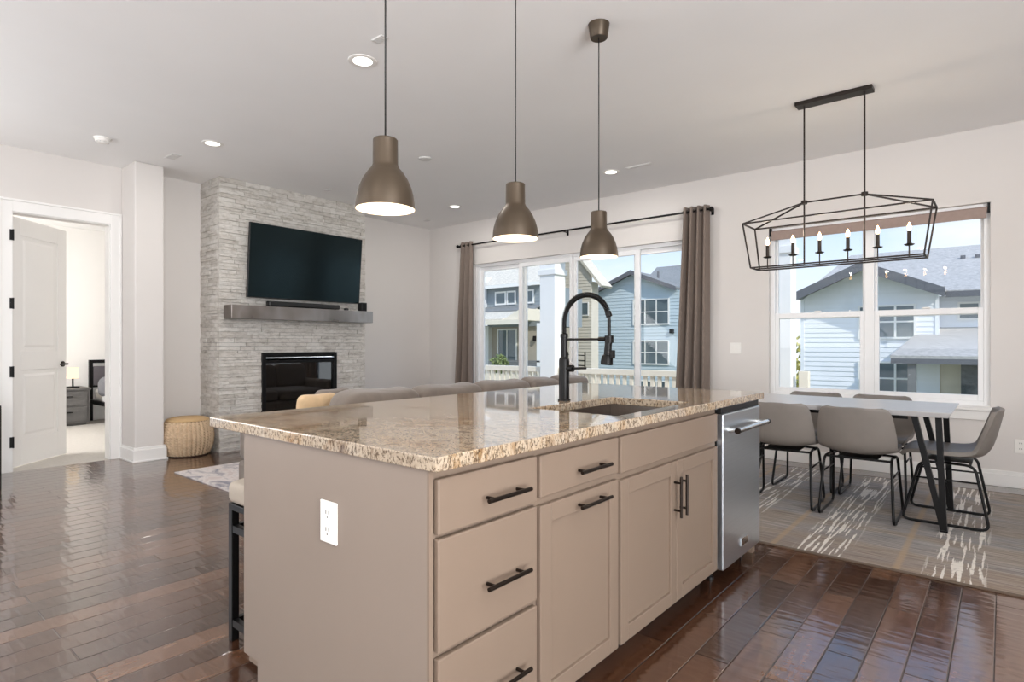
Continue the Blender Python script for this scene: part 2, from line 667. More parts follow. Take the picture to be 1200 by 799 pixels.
M['curtain'] = simple('taupe_curtain_cloth', (128, 115, 106), 0.9, 0, 0.05, 10, 0.2, 300, 0.15, 0.2)
M['shade'] = simple('roller_shade_cloth', (160, 142, 134), 0.9, 0, 0.04, 30, 0.1, 300, 0.15)
M['chair'] = simple('grey_leatherette', (122, 115, 109), 0.5, 0, 0.05, 8, 0.12, 180, 0.4)
M['table_top'] = simple('pale_grey_laminate', (188, 186, 186), 0.3, 0, 0.04, 5, 0.0, 80, 0.5)
M['rug_d'] = rug_dining_mat()
M['rug_l'] = rug_living_mat()
M['rug_edge'] = simple('rug_binding', (92, 78, 66), 0.9)
M['stool_fab'] = simple('stool_linen', (176, 165, 152), 0.95, 0, 0.05, 20, 0.3, 250, 0.15)
M['knit'] = simple('knit_yarn', (206, 180, 150), 0.95, 0, 0.10, 30, 0.3, 160, 0.1)
M['pouf_top'] = simple('pouf_leather', (196, 164, 122), 0.7, 0, 0.06, 12, 0.2, 120, 0.2)
M['pouf_core'] = simple('pouf_lining', (70, 52, 42), 0.95)
M['white_plastic'] = simple('white_plastic', (238, 235, 230), 0.4, 0, 0.01, 4)
M['slot'] = simple('socket_slots', (60, 56, 52), 0.6)
M['vent'] = simple('vent_white', (214, 212, 209), 0.5, 0, 0.02, 4)
M['can_lens'] = emitter('can_lens', (255, 250, 240), 3.2)
M['bulb'] = emitter('warm_bulb', (255, 214, 160), 9.0)
M['flame'] = emitter('candle_bulb', (255, 196, 128), 22.0)
M['lamp_shade'] = emitter('lamp_shade_glow', (255, 226, 188), 1.5)
M['carpet'] = simple('bedroom_carpet', (206, 201, 194), 0.98, 0, 0.05, 30, 0.5, 200, 0.05)
M['nightstand'] = simple('charcoal_wood', (98, 96, 94), 0.5, 0, 0.12, 10)
M['duvet'] = simple('grey_duvet', (122, 122, 126), 0.95, 0, 0.10, 8, 0.4, 20, 0.1, bdist=0.01)
M['mattress'] = simple('white_sheet', (222, 220, 218), 0.9)
M['headpad'] = simple('headboard_pad', (96, 92, 96), 0.9)
M['deck'] = simple('deck_boards', (176, 164, 148), 0.8, 0, 0.08, 6)
M['cream'] = simple('cream_paint', (232, 222, 204), 0.6, 0, 0.02, 3)
M['white_ext'] = simple('white_exterior_paint', (236, 234, 230), 0.6, 0, 0.02, 3)
M['siding_white'] = simple('white_siding', (232, 234, 238), 0.7, 0, 0.02, 2)
M['siding_blue'] = simple('blue_grey_siding', (192, 206, 213), 0.7, 0, 0.03, 2)
M['siding_cream'] = simple('cream_siding', (214, 206, 192), 0.7, 0, 0.03, 2)
M['siding_grey'] = simple('grey_siding', (140, 148, 152), 0.7, 0, 0.03, 2)
M['taupe_ext'] = simple('taupe_stucco', (172, 164, 150), 0.85, 0, 0.05, 2)
M['shingle'] = shingle_mat('grey_shingle', (176, 173, 170))
M['shingle_pale'] = shingle_mat('pale_shingle', (210, 202, 188))
M['shingle_dark'] = shingle_mat('dark_shingle', (132, 134, 134))
M['fascia'] = simple('dark_fascia', (98, 99, 104), 0.6)
M['post_grey'] = simple('grey_post', (120, 120, 120), 0.6)
M['ext_stone'] = stone_mat('ext_ledge')
M['dark_stone'] = simple('dark_ledge_stone', (92, 94, 94), 0.9, 0, 0.3, 6, 0.8, 20, 0.2)
M['ground'] = simple('lawn', (116, 124, 88), 0.95, 0, 0.2, 2, 0.3, 20, 0.1)
M['leaf'] = leaf_mat('shrub_leaves', (78, 98, 58), (140, 150, 96))
M['leaf_y'] = leaf_mat('yellow_leaves', (150, 150, 70), (196, 186, 100))
M['bark'] = simple('bark', (96, 80, 64), 0.9)

# ------------------------------------------------------------------ room shell
WX, NY, CZ = -7.12, 6.45, 3.05      # west wall, north wall, ceiling
EX, SY = 3.2, -3.8
SL0, SL1, SLT = -6.14, -2.62, 2.40  # sliding door opening
WN0, WN1, WNB, WNT = -1.88, -0.08, 0.66, 2.41   # dining window opening
DY0, DY1, DT = 1.225, 2.012, 2.44   # bedroom doorway

struct(B().box(WX, SY, -0.12, EX, NY + 0.16, 0.0).build('floor', M['floor']))
struct(B().box(WX - 0.14, SY - 0.2, CZ, EX + 0.2, NY + 0.16, CZ + 0.18).build('ceiling', M['ceiling']))
w = B()
w.box(WX - 0.14, SY, 0, WX, -3.3, CZ).box(WX - 0.14, -0.3, 0, WX, DY0, CZ).box(WX - 0.14, -3.3, 0, WX, -0.3, 0.25).box(WX - 0.14, -3.3, 2.9, WX, -0.3, CZ).box(WX - 0.14, DY0, DT, WX, DY1, CZ).box(WX - 0.14, DY1, 0, WX, NY, CZ)
struct(w.build('wall_west', M['wall'], weld=True))  # includes an unseen opening added for the west fill lamp
w = B()
w.box(WX - 0.14, NY, 0, SL0, NY + 0.16, CZ).box(SL0, NY, SLT, SL1, NY + 0.16, CZ).box(SL1, NY, 0, WN0, NY + 0.16, CZ)
w.box(WN0, NY, 0, WN1, NY + 0.16, WNB).box(WN0, NY, WNT, WN1, NY + 0.16, CZ).box(WN1, NY, 0, EX, NY + 0.16, CZ)
struct(w.build('wall_north', M['wall'], weld=True))
# kitchen walls behind the camera, with openings added for the fill lamps
w = B()
w.box(EX, SY, 0, EX + 0.14, -3.3, CZ).box(EX, 2.3, 0, EX + 0.14, NY, CZ).box(EX, -3.3, 0, EX + 0.14, 2.3, 0.25).box(EX, -3.3, 2.9, EX + 0.14, 2.3, CZ)
struct(w.build('wall_east', M['wall']))
w = B()
w.box(WX, SY - 0.14, 0, -5.8, SY, CZ).box(0.6, SY - 0.14, 0, EX, SY, CZ).box(-5.8, SY - 0.14, 0, 0.6, SY, 0.3).box(-5.8, SY - 0.14, 2.9, 0.6, SY, CZ)
struct(w.build('wall_south', M['wall']))
# unseen eaves added to keep the sun out of the fill lamp openings
struct(B().box(EX + 0.14, -5, 2.95, EX + 3.4, 3.6, 3.1).build('added_eave_east', M['white_ext']))
struct(B().box(WX - 3.2, SY, 2.95, WX - 0.14, -0.65, 3.1).build('added_eave_west', M['white_ext']))
struct(B().box(-6.5, SY - 3.6, 2.95, 2, SY - 0.14, 3.1).build('added_eave_south', M['white_ext']))
# square pillar beside the doorway
PX0, PX1, PY0, PY1 = WX, -6.725, 2.115, 2.385
struct(B().box(PX0, PY0, 0, PX1, PY1, CZ).build('pillar', M['wall'], bevel=0.012))


def baseboard(name, segs, h=0.135, t=0.016):
    b = B()
    for (x0, y0, x1, y1) in segs:
        b.box(x0, y0, 0.0, x1, y1, h - 0.03)
        # slimmer moulded cap
        sx = 0.35
        if abs(x1 - x0) > abs(y1 - y0):
            ym = y0 if name.endswith('south') else y1
            b.box(x0, ym - math.copysign(t * 0.55, ym - (y0 + y1) / 2), h - 0.03, x1, ym, h)
        else:
            xm = x0
            b.box(xm, y0, h - 0.03, xm + t * 0.55, y1, h)
    return struct(b.build(name, M['trim'], bevel=0.003))


baseboard('baseboard_west', [(WX, SY, WX + 0.016, 1.10), (WX, 2.385, WX + 0.016, 2.9), (WX, 4.84, WX + 0.016, NY)])
baseboard('baseboard_north', [(WX, NY - 0.016, SL0 - 0.02, NY), (SL1 + 0.02, NY - 0.016, EX, NY)])
b = B()
b.box(PX1, PY0 - 0.02, 0, PX1 + 0.02, PY1 + 0.02, 0.125).box(WX + 0.02, PY0 - 0.02, 0, PX1, PY0, 0.125).box(WX + 0.016, PY1, 0, PX1, PY1 + 0.02, 0.125)
b.box(PX1, PY0 - 0.012, 0.125, PX1 + 0.012, PY1 + 0.012, 0.15).box(WX + 0.02, PY0 - 0.012, 0.125, PX1, PY0, 0.15).box(WX + 0.016, PY1, 0.125, PX1, PY1 + 0.012, 0.15)
b.box(PX1 + 0.02, PY0 - 0.03, 0, PX1 + 0.03, PY1 + 0.03, 0.018).box(WX + 0.02, PY0 - 0.03, 0, PX1 + 0.02, PY0 - 0.02, 0.018)
struct(b.build('baseboard_pillar', M['trim'], bevel=0.003))

# bedroom door casing
b = B()
cw, ct = 0.10, 0.02
for (y0, y1) in ((DY0 - cw, DY0), (DY1, DY1 + cw)):
    b.box(WX, y0, 0, WX + ct, y1, DT + cw)
b.box(WX, DY0, DT, WX + ct, DY1, DT + cw)
b.box(WX, DY0 - cw - 0.008, DT + cw, WX + ct + 0.012, DY1 + cw, DT + cw + 0.02)
for (y0, y1) in ((DY0 - cw - 0.006, DY0 - cw + 0.018), (DY1 + cw - 0.02, DY1 + cw)):
    b.box(WX, y0, 0, WX + ct + 0.01, y1, DT + cw)
# jamb lining
b.box(WX - 0.14, DY0 - 0.012, 0, WX, DY0 + 0.008, DT).box(WX - 0.14, DY1 - 0.008, 0, WX, DY1 + 0.012, DT).box(WX - 0.14, DY0, DT - 0.008, WX, DY1, DT + 0.012)
b.box(WX - 0.16, DY0 - cw, 0, WX - 0.14, DY0, DT + cw).box(WX - 0.16, DY1, 0, WX - 0.14, DY1 + cw, DT + cw)
struct(b.build('trim_3', M['trim'], bevel=0.003))

# bedroom door leaf, swung into the bedroom
hx, hy = WX - 0.145, DY0 + 0.012
dirv = Vector((-7.80, 1.775, 0)) - Vector((hx, hy, 0))
dirv.normalize()
nrm = Vector((dirv.y, -dirv.x, 0))
if nrm.x < 0:
    nrm = -nrm                                     # side of the leaf that faces the living room
DW = 0.80
ang = math.atan2(dirv.y, dirv.x)
door = struct(thing('door_1', 'white two panel bedroom door standing half open', 'door', (hx, hy, 0)))


def dpt(s, n, z):
    p = Vector((hx, hy, 0)) + dirv * s + nrm * n
    return (p.x, p.y, z)


def dbox(b, s0, n0, z0, s1, n1, z1):
    b.hexa([dpt(s0, n0, z0), dpt(s1, n0, z0), dpt(s1, n1, z0), dpt(s0, n1, z0), dpt(s0, n0, z1), dpt(s1, n0, z1), dpt(s1, n1, z1), dpt(s0, n1, z1)])


b = B()
TH = 0.036
dbox(b, 0, -TH + 0.008, 0.012, DW, -0.008, DT - 0.012)
panels = [(0.135, 0.27, 0.94), (0.135, 1.13, 2.26)]
for side in (0, 1):
    n0, n1 = (-0.008, 0.0) if side == 0 else (-TH, -TH + 0.008)
    for (s0, s1, z0, z1) in ((0, 0.135, 0.012, DT - 0.012), (DW - 0.135, DW, 0.012, DT - 0.012), (0.135, DW - 0.135, 0.012, 0.27), (0.135, DW - 0.135, 0.94, 1.13), (0.135, DW - 0.135, 2.26, DT - 0.012)):
        dbox(b, s0, n0, z0, s1, n1, z1)
    # raised fields
    for (z0, z1) in ((0.27, 0.94), (1.13, 2.26)):
        i = 0.035
        j = 0.06
        nb, nt = (n0, n1 - 0.001) if side == 0 else (n1, n0 + 0.001)
        b.hexa([dpt(0.135 + i, nb, z0 + i), dpt(DW - 0.135 - i, nb, z0 + i), dpt(DW - 0.135 - i, nb, z1 - i), dpt(0.135 + i, nb, z1 - i),
                dpt(0.135 + j, nt, z0 + j), dpt(DW - 0.135 - j, nt, z0 + j), dpt(DW - 0.135 - j, nt, z1 - j), dpt(0.135 + j, nt, z1 - j)])
b.build('door_panel', M['trim'], door, bevel=0.004)
for hz in (0.28, 0.94, 1.58, 2.22):
    b = B()
    b.box(WX + 0.0205, DY0 - 0.022, hz - 0.05, WX + 0.026, DY0 + 0.002, hz + 0.05)
    b.tube([(WX + 0.026, DY0 + 0.004, hz - 0.052), (WX + 0.026, DY0 + 0.004, hz + 0.052)], 0.007, 8)
    b.build('hinge', M['black_metal'], door)['label'] = 'black hinge'
b = B()
b.tube([dpt(DW - 0.065, 0.0, 0.985), dpt(DW - 0.065, 0.010, 0.985)], 0.03, 20)
b.tube([dpt(DW - 0.065, 0.008, 0.985), dpt(DW - 0.065, 0.05, 0.985)], 0.010, 12)
b.tube([dpt(DW - 0.055, 0.048, 0.985), dpt(DW - 0.14, 0.052, 0.985), dpt(DW - 0.175, 0.05, 0.982)], [0.010, 0.009, 0.007], 10)
b.tube([dpt(DW - 0.065, -TH, 0.985), dpt(DW - 0.065, -TH - 0.01, 0.985)], 0.03, 20)
b.tube([dpt(DW - 0.065, -TH - 0.008, 0.985), dpt(DW - 0.065, -TH - 0.06, 0.985)], 0.010, 12)
b.tube([dpt(DW - 0.07, -TH - 0.055, 0.985), dpt(DW + 0.03, -TH - 0.058, 0.985)], 0.009, 10)
b.build('door_handle', M['bronze'], door, smooth='auto')['label'] = 'dark bronze lever handle'

# ------------------------------------------------------------------ sliding patio door in the north wall
FY0, FY1 = NY + 0.05, NY + 0.14
sl = struct(thing('door_2', 'white framed four panel sliding glass patio door', 'door', ((SL0 + SL1) / 2, NY + 0.1, 0)))
b = B()
b.box(SL0, FY0, 0, SL0 + 0.05, FY1, SLT).box(SL1 - 0.05, FY0, 0, SL1, FY1, SLT).box(SL0 + 0.05, FY0, SLT - 0.045, SL1 - 0.05, FY1, SLT).box(SL0 + 0.05, FY0, 0, SL1 - 0.05, FY1, 0.04)
b.build('door_frame', M['vinyl'], sl, bevel=0.003)
edges = [(-6.09, -5.20, 0), (-5.31, -4.37, 1), (-4.385, -3.40, 1), (-3.50, -2.67, 0)]
for i, (x0, x1, ly) in enumerate(edges):
    y0 = FY0 + 0.008 if ly else FY0 + 0.048
    y1 = y0 + 0.034
    st = 0.065
    b = B()
    b.box(x0, y0, 0.04, x0 + st, y1, SLT - 0.045).box(x1 - st, y0, 0.04, x1, y1, SLT - 0.045)
    b.box(x0 + st, y0, SLT - 0.105, x1 - st, y1, SLT - 0.045).box(x0 + st, y0, 0.04, x1 - st, y1, 0.14)
    p = b.build('sliding_panel', M['vinyl'], sl, bevel=0.003)
    B().box(x0 + st - 0.004, y0 + 0.014, 0.136, x1 - st + 0.004, y0 + 0.02, SLT - 0.1).build('glass_pane', M['glass'], p)
    if ly and i == 1:
        h = B()
        h.box(x1 - 0.05, y0 - 0.03, 0.92, x1 - 0.02, y0 - 0.018, 1.16).box(x1 - 0.045, y0 - 0.02, 0.93, x1 - 0.025, y0 + 0.002, 0.95).box(x1 - 0.045, y0 - 0.02, 1.13, x1 - 0.025, y0 + 0.002, 1.15)
        h.build('pull_handle', M['white_plastic'], p, bevel=0.003)

# ------------------------------------------------------------------ dining window
win = struct(thing('window_1', 'white twin single hung window above the dining table', 'window', ((WN0 + WN1) / 2, NY + 0.1, WNB)))
b = B()
fw = 0.045
xm = (WN0 + WN1) / 2
b.box(WN0, FY0, WNB, WN0 + fw, FY1, WNT).box(WN1 - fw, FY0, WNB, WN1, FY1, WNT).box(WN0 + fw, FY0, WNT - fw, WN1 - fw, FY1, WNT).box(WN0 + fw, FY0, WNB, WN1 - fw, FY1, WNB + fw)
b.box(xm - 0.04, FY0, WNB + fw, xm + 0.04, FY1, WNT - fw)
b.build('window_frame', M['vinyl'], win, bevel=0.003)
MR = 1.49
for (x0, x1) in ((WN0 + fw, xm - 0.04), (xm + 0.04, WN1 - fw)):
    # upper sash further out, lower sash nearer the room
    for (z0, z1, y0, st) in ((MR - 0.03, WNT - fw, FY0 + 0.05, 0.022), (WNB + fw, MR + 0.03, FY0 + 0.012, 0.04)):
        b = B()
        b.box(x0, y0, z0, x0 + st, y0 + 0.034, z1).box(x1 - st, y0, z0, x1, y0 + 0.034, z1)
        b.box(x0 + st, y0, z0, x1 - st, y0 + 0.034, z0 + (0.05 if st > 0.03 else 0.05)).box(x0 + st, y0, z1 - (0.055 if st > 0.03 else 0.025), x1 - st, y0 + 0.034, z1)
        s = b.build('sash', M['vinyl'], win, bevel=0.003)
        B().box(x0 + st - 0.004, y0 + 0.014, z0 + 0.046, x1 - st + 0.004, y0 + 0.02, z1 - 0.02).build('glass_pane', M['glass'], s)
    lk = B().box((x0 + x1) / 2 - 0.03, FY0 + 0.0, MR + 0.03, (x0 + x1) / 2 + 0.03, FY0 + 0.03, MR + 0.045)
    lk.build('sash_lock', M['white_plastic'], win, bevel=0.003)
b = B()
b.box(WN0 - 0.06, NY - 0.045, WNB - 0.028, WN1 + 0.06, NY - 0.0, WNB).box(WN0, NY, WNB - 0.0, WN1, FY0, WNB + 0.004)
b.box(WN0 - 0.03, NY - 0.018, WNB - 0.11, WN1 + 0.03, NY, WNB - 0.028)
b.build('window_sill', M['trim'], win, bevel=0.004)
sh = thing('roller_shade', 'taupe roller shade rolled up at the top of the dining window', 'window shade', (xm, NY + 0.03, 2.35))
b = B()
b.tube([(WN0 + 0.02, NY + 0.026, 2.355), (WN1 - 0.02, NY + 0.026, 2.355)], 0.024, 16)
b.build('roll', M['shade'], sh, smooth='auto')
B().box(WN0 + 0.025, NY + 0.0005, 2.288, WN1 - 0.025, NY + 0.003, 2.36).build('cloth', M['shade'], sh)
B().box(WN0 + 0.025, NY - 0.004, 2.278, WN1 - 0.025, NY + 0.008, 2.292).build('hem_bar', M['shade'], sh, bevel=0.003)
for x in (WN0 + 0.002, WN1 - 0.02):
    B().box(x, NY + 0.0, 2.325, x + 0.018, NY + 0.05, 2.405).build('bracket', M['black_metal'], sh)

# ------------------------------------------------------------------ bedroom beyond the doorway
struct(B().box(-11.2, -0.5, -0.12, WX, 5.2, 0.0).build('floor_bedroom', M['carpet']))
struct(B().box(-11.2, -0.6, 0, -11.05, 5.2, 3.0).build('wall_bedroom_west', M['bed_wall']))
struct(B().box(-11.05, 5.05, 0, WX - 0.14, 5.2, 3.0).build('wall_bedroom_north', M['bed_wall']))
w = B()
w.box(-11.05, -0.6, 0, -10.2, -0.5, 3.0).box(-8.2, -0.6, 0, WX - 0.14, -0.5, 3.0).box(-10.2, -0.6, 0, -8.2, -0.5, 0.8).box(-10.2, -0.6, 2.4, -8.2, -0.5, 3.0)
struct(w.build('wall_bedroom_south', M['bed_wall']))
struct(B().box(-11.2, -0.6, 3.0, WX - 0.14, 5.2, 3.1).build('ceiling_bedroom', M['ceiling']))
struct(B().box(-11.05, -0.5, 0, -11.034, 5.05, 0.13).build('baseboard_bedroom', M['trim']))

ns = thing('nightstand', 'charcoal two drawer nightstand seen through the bedroom doorway', 'nightstand', (-10.73, 2.38, 0))
b = B()
b.box(-11.02, 2.06, 0.035, -10.45, 2.70, 0.52).box(-11.03, 2.05, 0.52, -10.43, 2.71, 0.55).box(-11.0, 2.09, 0.0, -10.5, 2.67, 0.035)
b.build('body', M['nightstand'], ns, bevel=0.004)
for z0 in (0.065, 0.295):
    d = B().box(-10.45, 2.10, z0, -10.436, 2.66, z0 + 0.205).build('drawer', M['nightstand'], ns, bevel=0.003)
    B().box(-10.436, 2.28, z0 + 0.13, -10.415, 2.48, z0 + 0.142).build('handle', M['black_metal'], d)
tl = thing('table_lamp', 'small lit table lamp with pale shade on the nightstand', 'lamp', (-10.6, 2.52, 0.55))
b = B()
b.box(-10.66, 2.45, 0.55, -10.54, 2.59, 0.57).tube([(-10.6, 2.52, 0.57), (-10.6, 2.52, 0.70)], 0.012, 10)
b.build('base', M['black_metal'], tl)
b = B()
b.lathe([(0.075, 0.14), (0.07, 0.30), (0.068, 0.30), (0.073, 0.14)], (-10.6, 2.52, 0.55), 24)
b.build('lamp_shade', M['lamp_shade'], tl, smooth='auto')
ld = bpy.data.lights.new('table_lamp_light', 'POINT')
ld.energy = 2.5
ld.color = (1, 0.78, 0.52)
ld.shadow_soft_size = 0.03
lo = bpy.data.objects.new('table_lamp_light', ld)
COL.objects.link(lo)
lo.location = (0, 0, 0.21)
lo.parent = tl

bed = thing('bed', 'black metal framed bed with grey duvet beyond the bedroom doorway', 'bed', (-9.9, 3.6, 0))
b = B()
b.bar((-10.97, 2.84, 0), (-10.97, 2.84, 0.95), 0.05).bar((-10.97, 4.36, 0), (-10.97, 4.36, 0.95), 0.05)
b.box(-10.99, 2.84, 0.90, -10.95, 4.36, 0.95).box(-10.985, 2.865, 0.52, -10.955, 4.335, 0.55)
b.build('headboard_frame', M['black_metal'], bed)
B().box(-10.98, 2.87, 0.55, -10.945, 4.33, 0.85).build('headboard_panel', M['headpad'], bed, bevel=0.01)
b = B()
b.box(-10.95, 2.82, 0.27, -8.9, 2.86, 0.33).box(-10.95, 4.34, 0.27, -8.9, 4.38, 0.33).box(-8.94, 2.86, 0.27, -8.9, 4.34, 0.33)
b.bar((-8.92, 2.84, 0), (-8.92, 2.84, 0.27), 0.05).bar((-8.92, 4.36, 0), (-8.92, 4.36, 0.27), 0.05)
b.build('frame', M['black_metal'], bed)
B().box(-10.93, 2.87, 0.29, -8.96, 4.33, 0.5).build('mattress', M['mattress'], bed, bevel=0.05)
b = B()
b.blob((-9.85, 3.6, 0.55), (1.75, 1.62, 0.38), 0.45, 0.3, 40, 20, fn=lambda p: p + Vector((0, 0, 0.012 * math.sin(p.x * 22) + 0.01 * math.sin(p.y * 17 + p.x * 9))))
b.build('duvet', M['duvet'], bed, smooth=True)
b = B()
b.blob((-10.72, 3.25, 0.62), (0.36, 0.6, 0.2), 0.6, 0.5)
b.blob((-10.72, 3.95, 0.62), (0.36, 0.6, 0.2), 0.6, 0.5)
b.build('pillows', M['mattress'], bed, smooth=True)

# ------------------------------------------------------------------ fireplace
FX, FY_0, FY_1 = -6.62, 2.905, 4.835
OY0, OY1, OZ0, OZ1 = 3.385, 4.38, 0.33, 1.095
fp = thing('fireplace', 'floor to ceiling pale ledgestone fireplace on the west wall', 'fireplace', ((FX + WX) / 2, (FY_0 + FY_1) / 2, 0))
b = B()
z = 0.0
row = 0
rng = random.Random(3)
while z < CZ - 0.005:
    h = min(rng.uniform(0.026, 0.052), CZ - z)
    if CZ - (z + h) < 0.02:
        h = CZ - z
    # front courses
    y = FY_0
    while y < FY_1 - 0.01:
        ln = rng.uniform(0.10, 0.34)
        y2 = min(y + ln, FY_1)
        if FY_1 - y2 < 0.06:
            y2 = FY_1
        segs = [(y, y2)]
        if z + h > OZ0 and z < OZ1:
            segs = []
            if y < OY0:
                segs.append((y, min(y2, OY0)))
            if y2 > OY1:
                segs.append((max(y, OY1), y2))
        for (a, c) in segs:
            if c - a < 0.008:
                continue
            d = rng.uniform(0.0, 0.016)
            g = 0.0012
            x = FX - 0.012 + d
            jit = lambda s=0.004: rng.uniform(-s, s)
            b.hexa([(FX - 0.06, a + g, z + g), (x + jit(), a + g, z + g), (x + jit(), c - g, z + g), (FX - 0.06, c - g, z + g),
                    (FX - 0.06, a + g, z + h - g), (x + jit(), a + g, z + h - g), (x + jit(), c - g, z + h - g), (FX - 0.06, c - g, z + h - g)])
        y = y2
    # south side return and north side return
    for sy, sgn in ((FY_0, -1), (FY_1, 1)):
        x = WX + 0.002
        while x < FX - 0.07:
            ln = rng.uniform(0.10, 0.28)
            x2 = min(x + ln, FX - 0.06)
            if FX - 0.06 - x2 < 0.05:
                x2 = FX - 0.06
            d = rng.uniform(0.0, 0.012)
            b.box(x + 0.001, sy - sgn * 0.05, z + 0.0012, x2 - 0.001, sy + sgn * (d - 0.008), z + h - 0.0012)
            x = x2
    z += h
    row += 1
b.build('stone_surround', M['stone'], fp)
b = B()
b.box(WX + 0.004, FY_0 + 0.03, 0, FX - 0.5 + 0.02, FY_1 - 0.03, CZ)
b.box(WX + 0.004, FY_0 + 0.03, 0, FX - 0.04, OY0 - 0.002, CZ).box(WX + 0.004, OY1 + 0.002, 0, FX - 0.04, FY_1 - 0.03, CZ)
b.box(WX + 0.004, OY0 - 0.002, 0, FX - 0.04, OY1 + 0.002, OZ0).box(WX + 0.004, OY0 - 0.002, OZ1, FX - 0.04, OY1 + 0.002, CZ)
b.build('chimney_core', M['dark_stone'], fp)
fb = B()
t = 0.045
fb.box(FX - 0.04, OY0, OZ0, FX + 0.02, OY0 + t, OZ1).box(FX - 0.04, OY1 - t, OZ0, FX + 0.02, OY1, OZ1).box(FX - 0.04, OY0 + t, OZ1 - 0.03, FX + 0.02, OY1 - t, OZ1).box(FX - 0.04, OY0 + t, OZ0, FX + 0.02, OY1 - t, OZ0 + 0.06)
fb.box(FX - 0.04, OY0 + t, OZ1 - 0.125, FX + 0.012, OY1 - t, OZ1 - 0.09)
fr = fb.build('firebox_frame', M['black_metal'], fp, bevel=0.003)
fb = B()
fb.tube([(FX + 0.006, OY0 + t, OZ1 - 0.06), (FX + 0.006, OY1 - t, OZ1 - 0.06)], 0.011, 10)
fb.build('louver_bar', M['steel'], fr, smooth='auto')
B().box(FX - 0.02, OY0 + t, OZ0 + 0.06, FX - 0.014, OY1 - t, OZ1 - 0.125).build('firebox_glass', M['fire_glass'], fp)
fb = B()
fb.box(FX - 0.47, OY0 + 0.0, OZ0, FX - 0.45, OY1 - 0.0, OZ1 - 0.03).box(FX - 0.45, OY0 + 0.0, OZ0, FX - 0.042, OY0 + 0.02, OZ1 - 0.03).box(FX - 0.45, OY1 - 0.02, OZ0, FX - 0.042, OY1, OZ1 - 0.03)
fb.box(FX - 0.45, OY0 + 0.02, OZ0, FX - 0.042, OY1 - 0.02, OZ0 + 0.03).box(FX - 0.45, OY0 + 0.02, OZ1 - 0.06, FX - 0.042, OY1 - 0.02, OZ1 - 0.03)
fb.build('firebox_lining', M['firebox'], fp)
for (p0, p1, r) in (((-6.86, 3.56, 0.44), (-6.80, 4.22, 0.46), 0.05), ((-6.74, 3.62, 0.42), (-6.76, 4.10, 0.43), 0.042), ((-6.86, 3.72, 0.52), (-6.72, 4.02, 0.56), 0.036), ((-6.78, 4.10, 0.53), (-6.88, 3.80, 0.58), 0.03)):
    n = 9
    pts = [Vector(p0).lerp(Vector(p1), i / (n - 1)) + Vector((random.uniform(-.006, .006),) * 3) for i in range(n)]
    B().tube(pts, [r * random.uniform(0.9, 1.1) for _ in pts], 10).build('log', M['log'], fp, smooth='auto')
b = B()
b.box(FX + 0.009, 2.945, 1.48, -6.42, 4.81, 1.63)
tag(b.build('mantel_shelf', M['mantel'], bevel=0.003), 'brushed dark metal mantel shelf across the stone fireplace', 'mantel')

# television, tilted slightly down, on its bracket
tv = thing('television', 'large flat black television mounted above the fireplace mantel', 'television', (-6.53, 3.92, 2.15))
bx, tx = -6.535, -6.465       # front face X at bottom and at top
y0, y1, z0, z1 = 3.172, 4.672, 1.728, 2.57


def tvp(u, v, d):
    """u across, v up, d out of the screen"""
    x = bx + (tx - bx) * v
    zz = z0 + (z1 - z0) * v
    n = Vector((z1 - z0, 0, -(tx - bx))).normalized()
    return (x + n.x * d, y0 + (y1 - y0) * u, zz + n.z * d)


def tvbox(b, u0, v0, d0, u1, v1, d1):
    b.hexa([tvp(u0, v0, d0), tvp(u1, v0, d0), tvp(u1, v1, d0), tvp(u0, v1, d0), tvp(u0, v0, d1), tvp(u1, v0, d1), tvp(u1, v1, d1), tvp(u0, v1, d1)])


b = B()
tvbox(b, 0, 0, -0.03, 1, 1, -0.002)
tvbox(b, 0, 0, -0.002, 1, 0.012, 0.003)
tvbox(b, 0, 0.992, -0.002, 1, 1, 0.003)
tvbox(b, 0, 0.012, -0.002, 0.005, 0.992, 0.003)
tvbox(b, 0.995, 0.012, -0.002, 1, 0.992, 0.003)
b.build('bezel', M['dark_plastic'], tv, bevel=0.002)
b = B()
tvbox(b, 0.005, 0.012, -0.001, 0.995, 0.992, 0.001)
b.build('screen', M['screen'], tv)
B().box(FX + 0.012, 3.72, 1.95, FX + 0.05, 4.12, 2.35).build('wall_bracket', M['black_metal'], tv)
sb = thing('soundbar', 'long black soundbar lying on the mantel under the television', 'soundbar', (-6.50, 3.86, 1.63))
b = B()
b.box(-6.54, 3.39, 1.636, -6.455, 4.33, 1.695)
b.build('body', M['dark_plastic'], sb, bevel=0.012)
for y in (3.44, 4.22):
    B().box(-6.5, y, 1.63, -6.47, y + 0.06, 1.636).build('foot', M['dark_plastic'], sb)
sp = thing('speaker', 'small black box speaker at the right end of the mantel', 'speaker', (-6.5, 4.70, 1.63))
B().box(-6.545, 4.66, 1.63, -6.46, 4.745, 1.745).build('body', M['dark_plastic'], sp, bevel=0.008)
B().box(-6.46, 4.672, 1.642, -6.457, 4.733, 1.733).build('grille', M['black_metal'], sp)
pk = B()
pk.lathe([(0, 0), (0.028, 0), (0.03, 0.004), (0.03, 0.022), (0.026, 0.028), (0, 0.028)], (-6.47, 4.43, 1.63), 20)
tag(pk.build('remote_puck', M['dark_plastic'], smooth='auto'), 'tiny black puck on the mantel between the soundbar and the speaker', 'gadget')

# knitted pouf between pillar and fireplace
pc = Vector((-6.80, 2.645, 0.0))
pf = thing('pouf', 'round tan knitted pouf on the floor between pillar and fireplace', 'pouf', pc)
PH = 0.40


def prof(v):
    return 0.205 + 0.05 * math.sin(PI * v) ** 0.7 - 0.012 * (v > 0.95)


b = B()
COLS, ROWS = 34, 13
nu, nv = COLS * 6, ROWS * 6 + 1


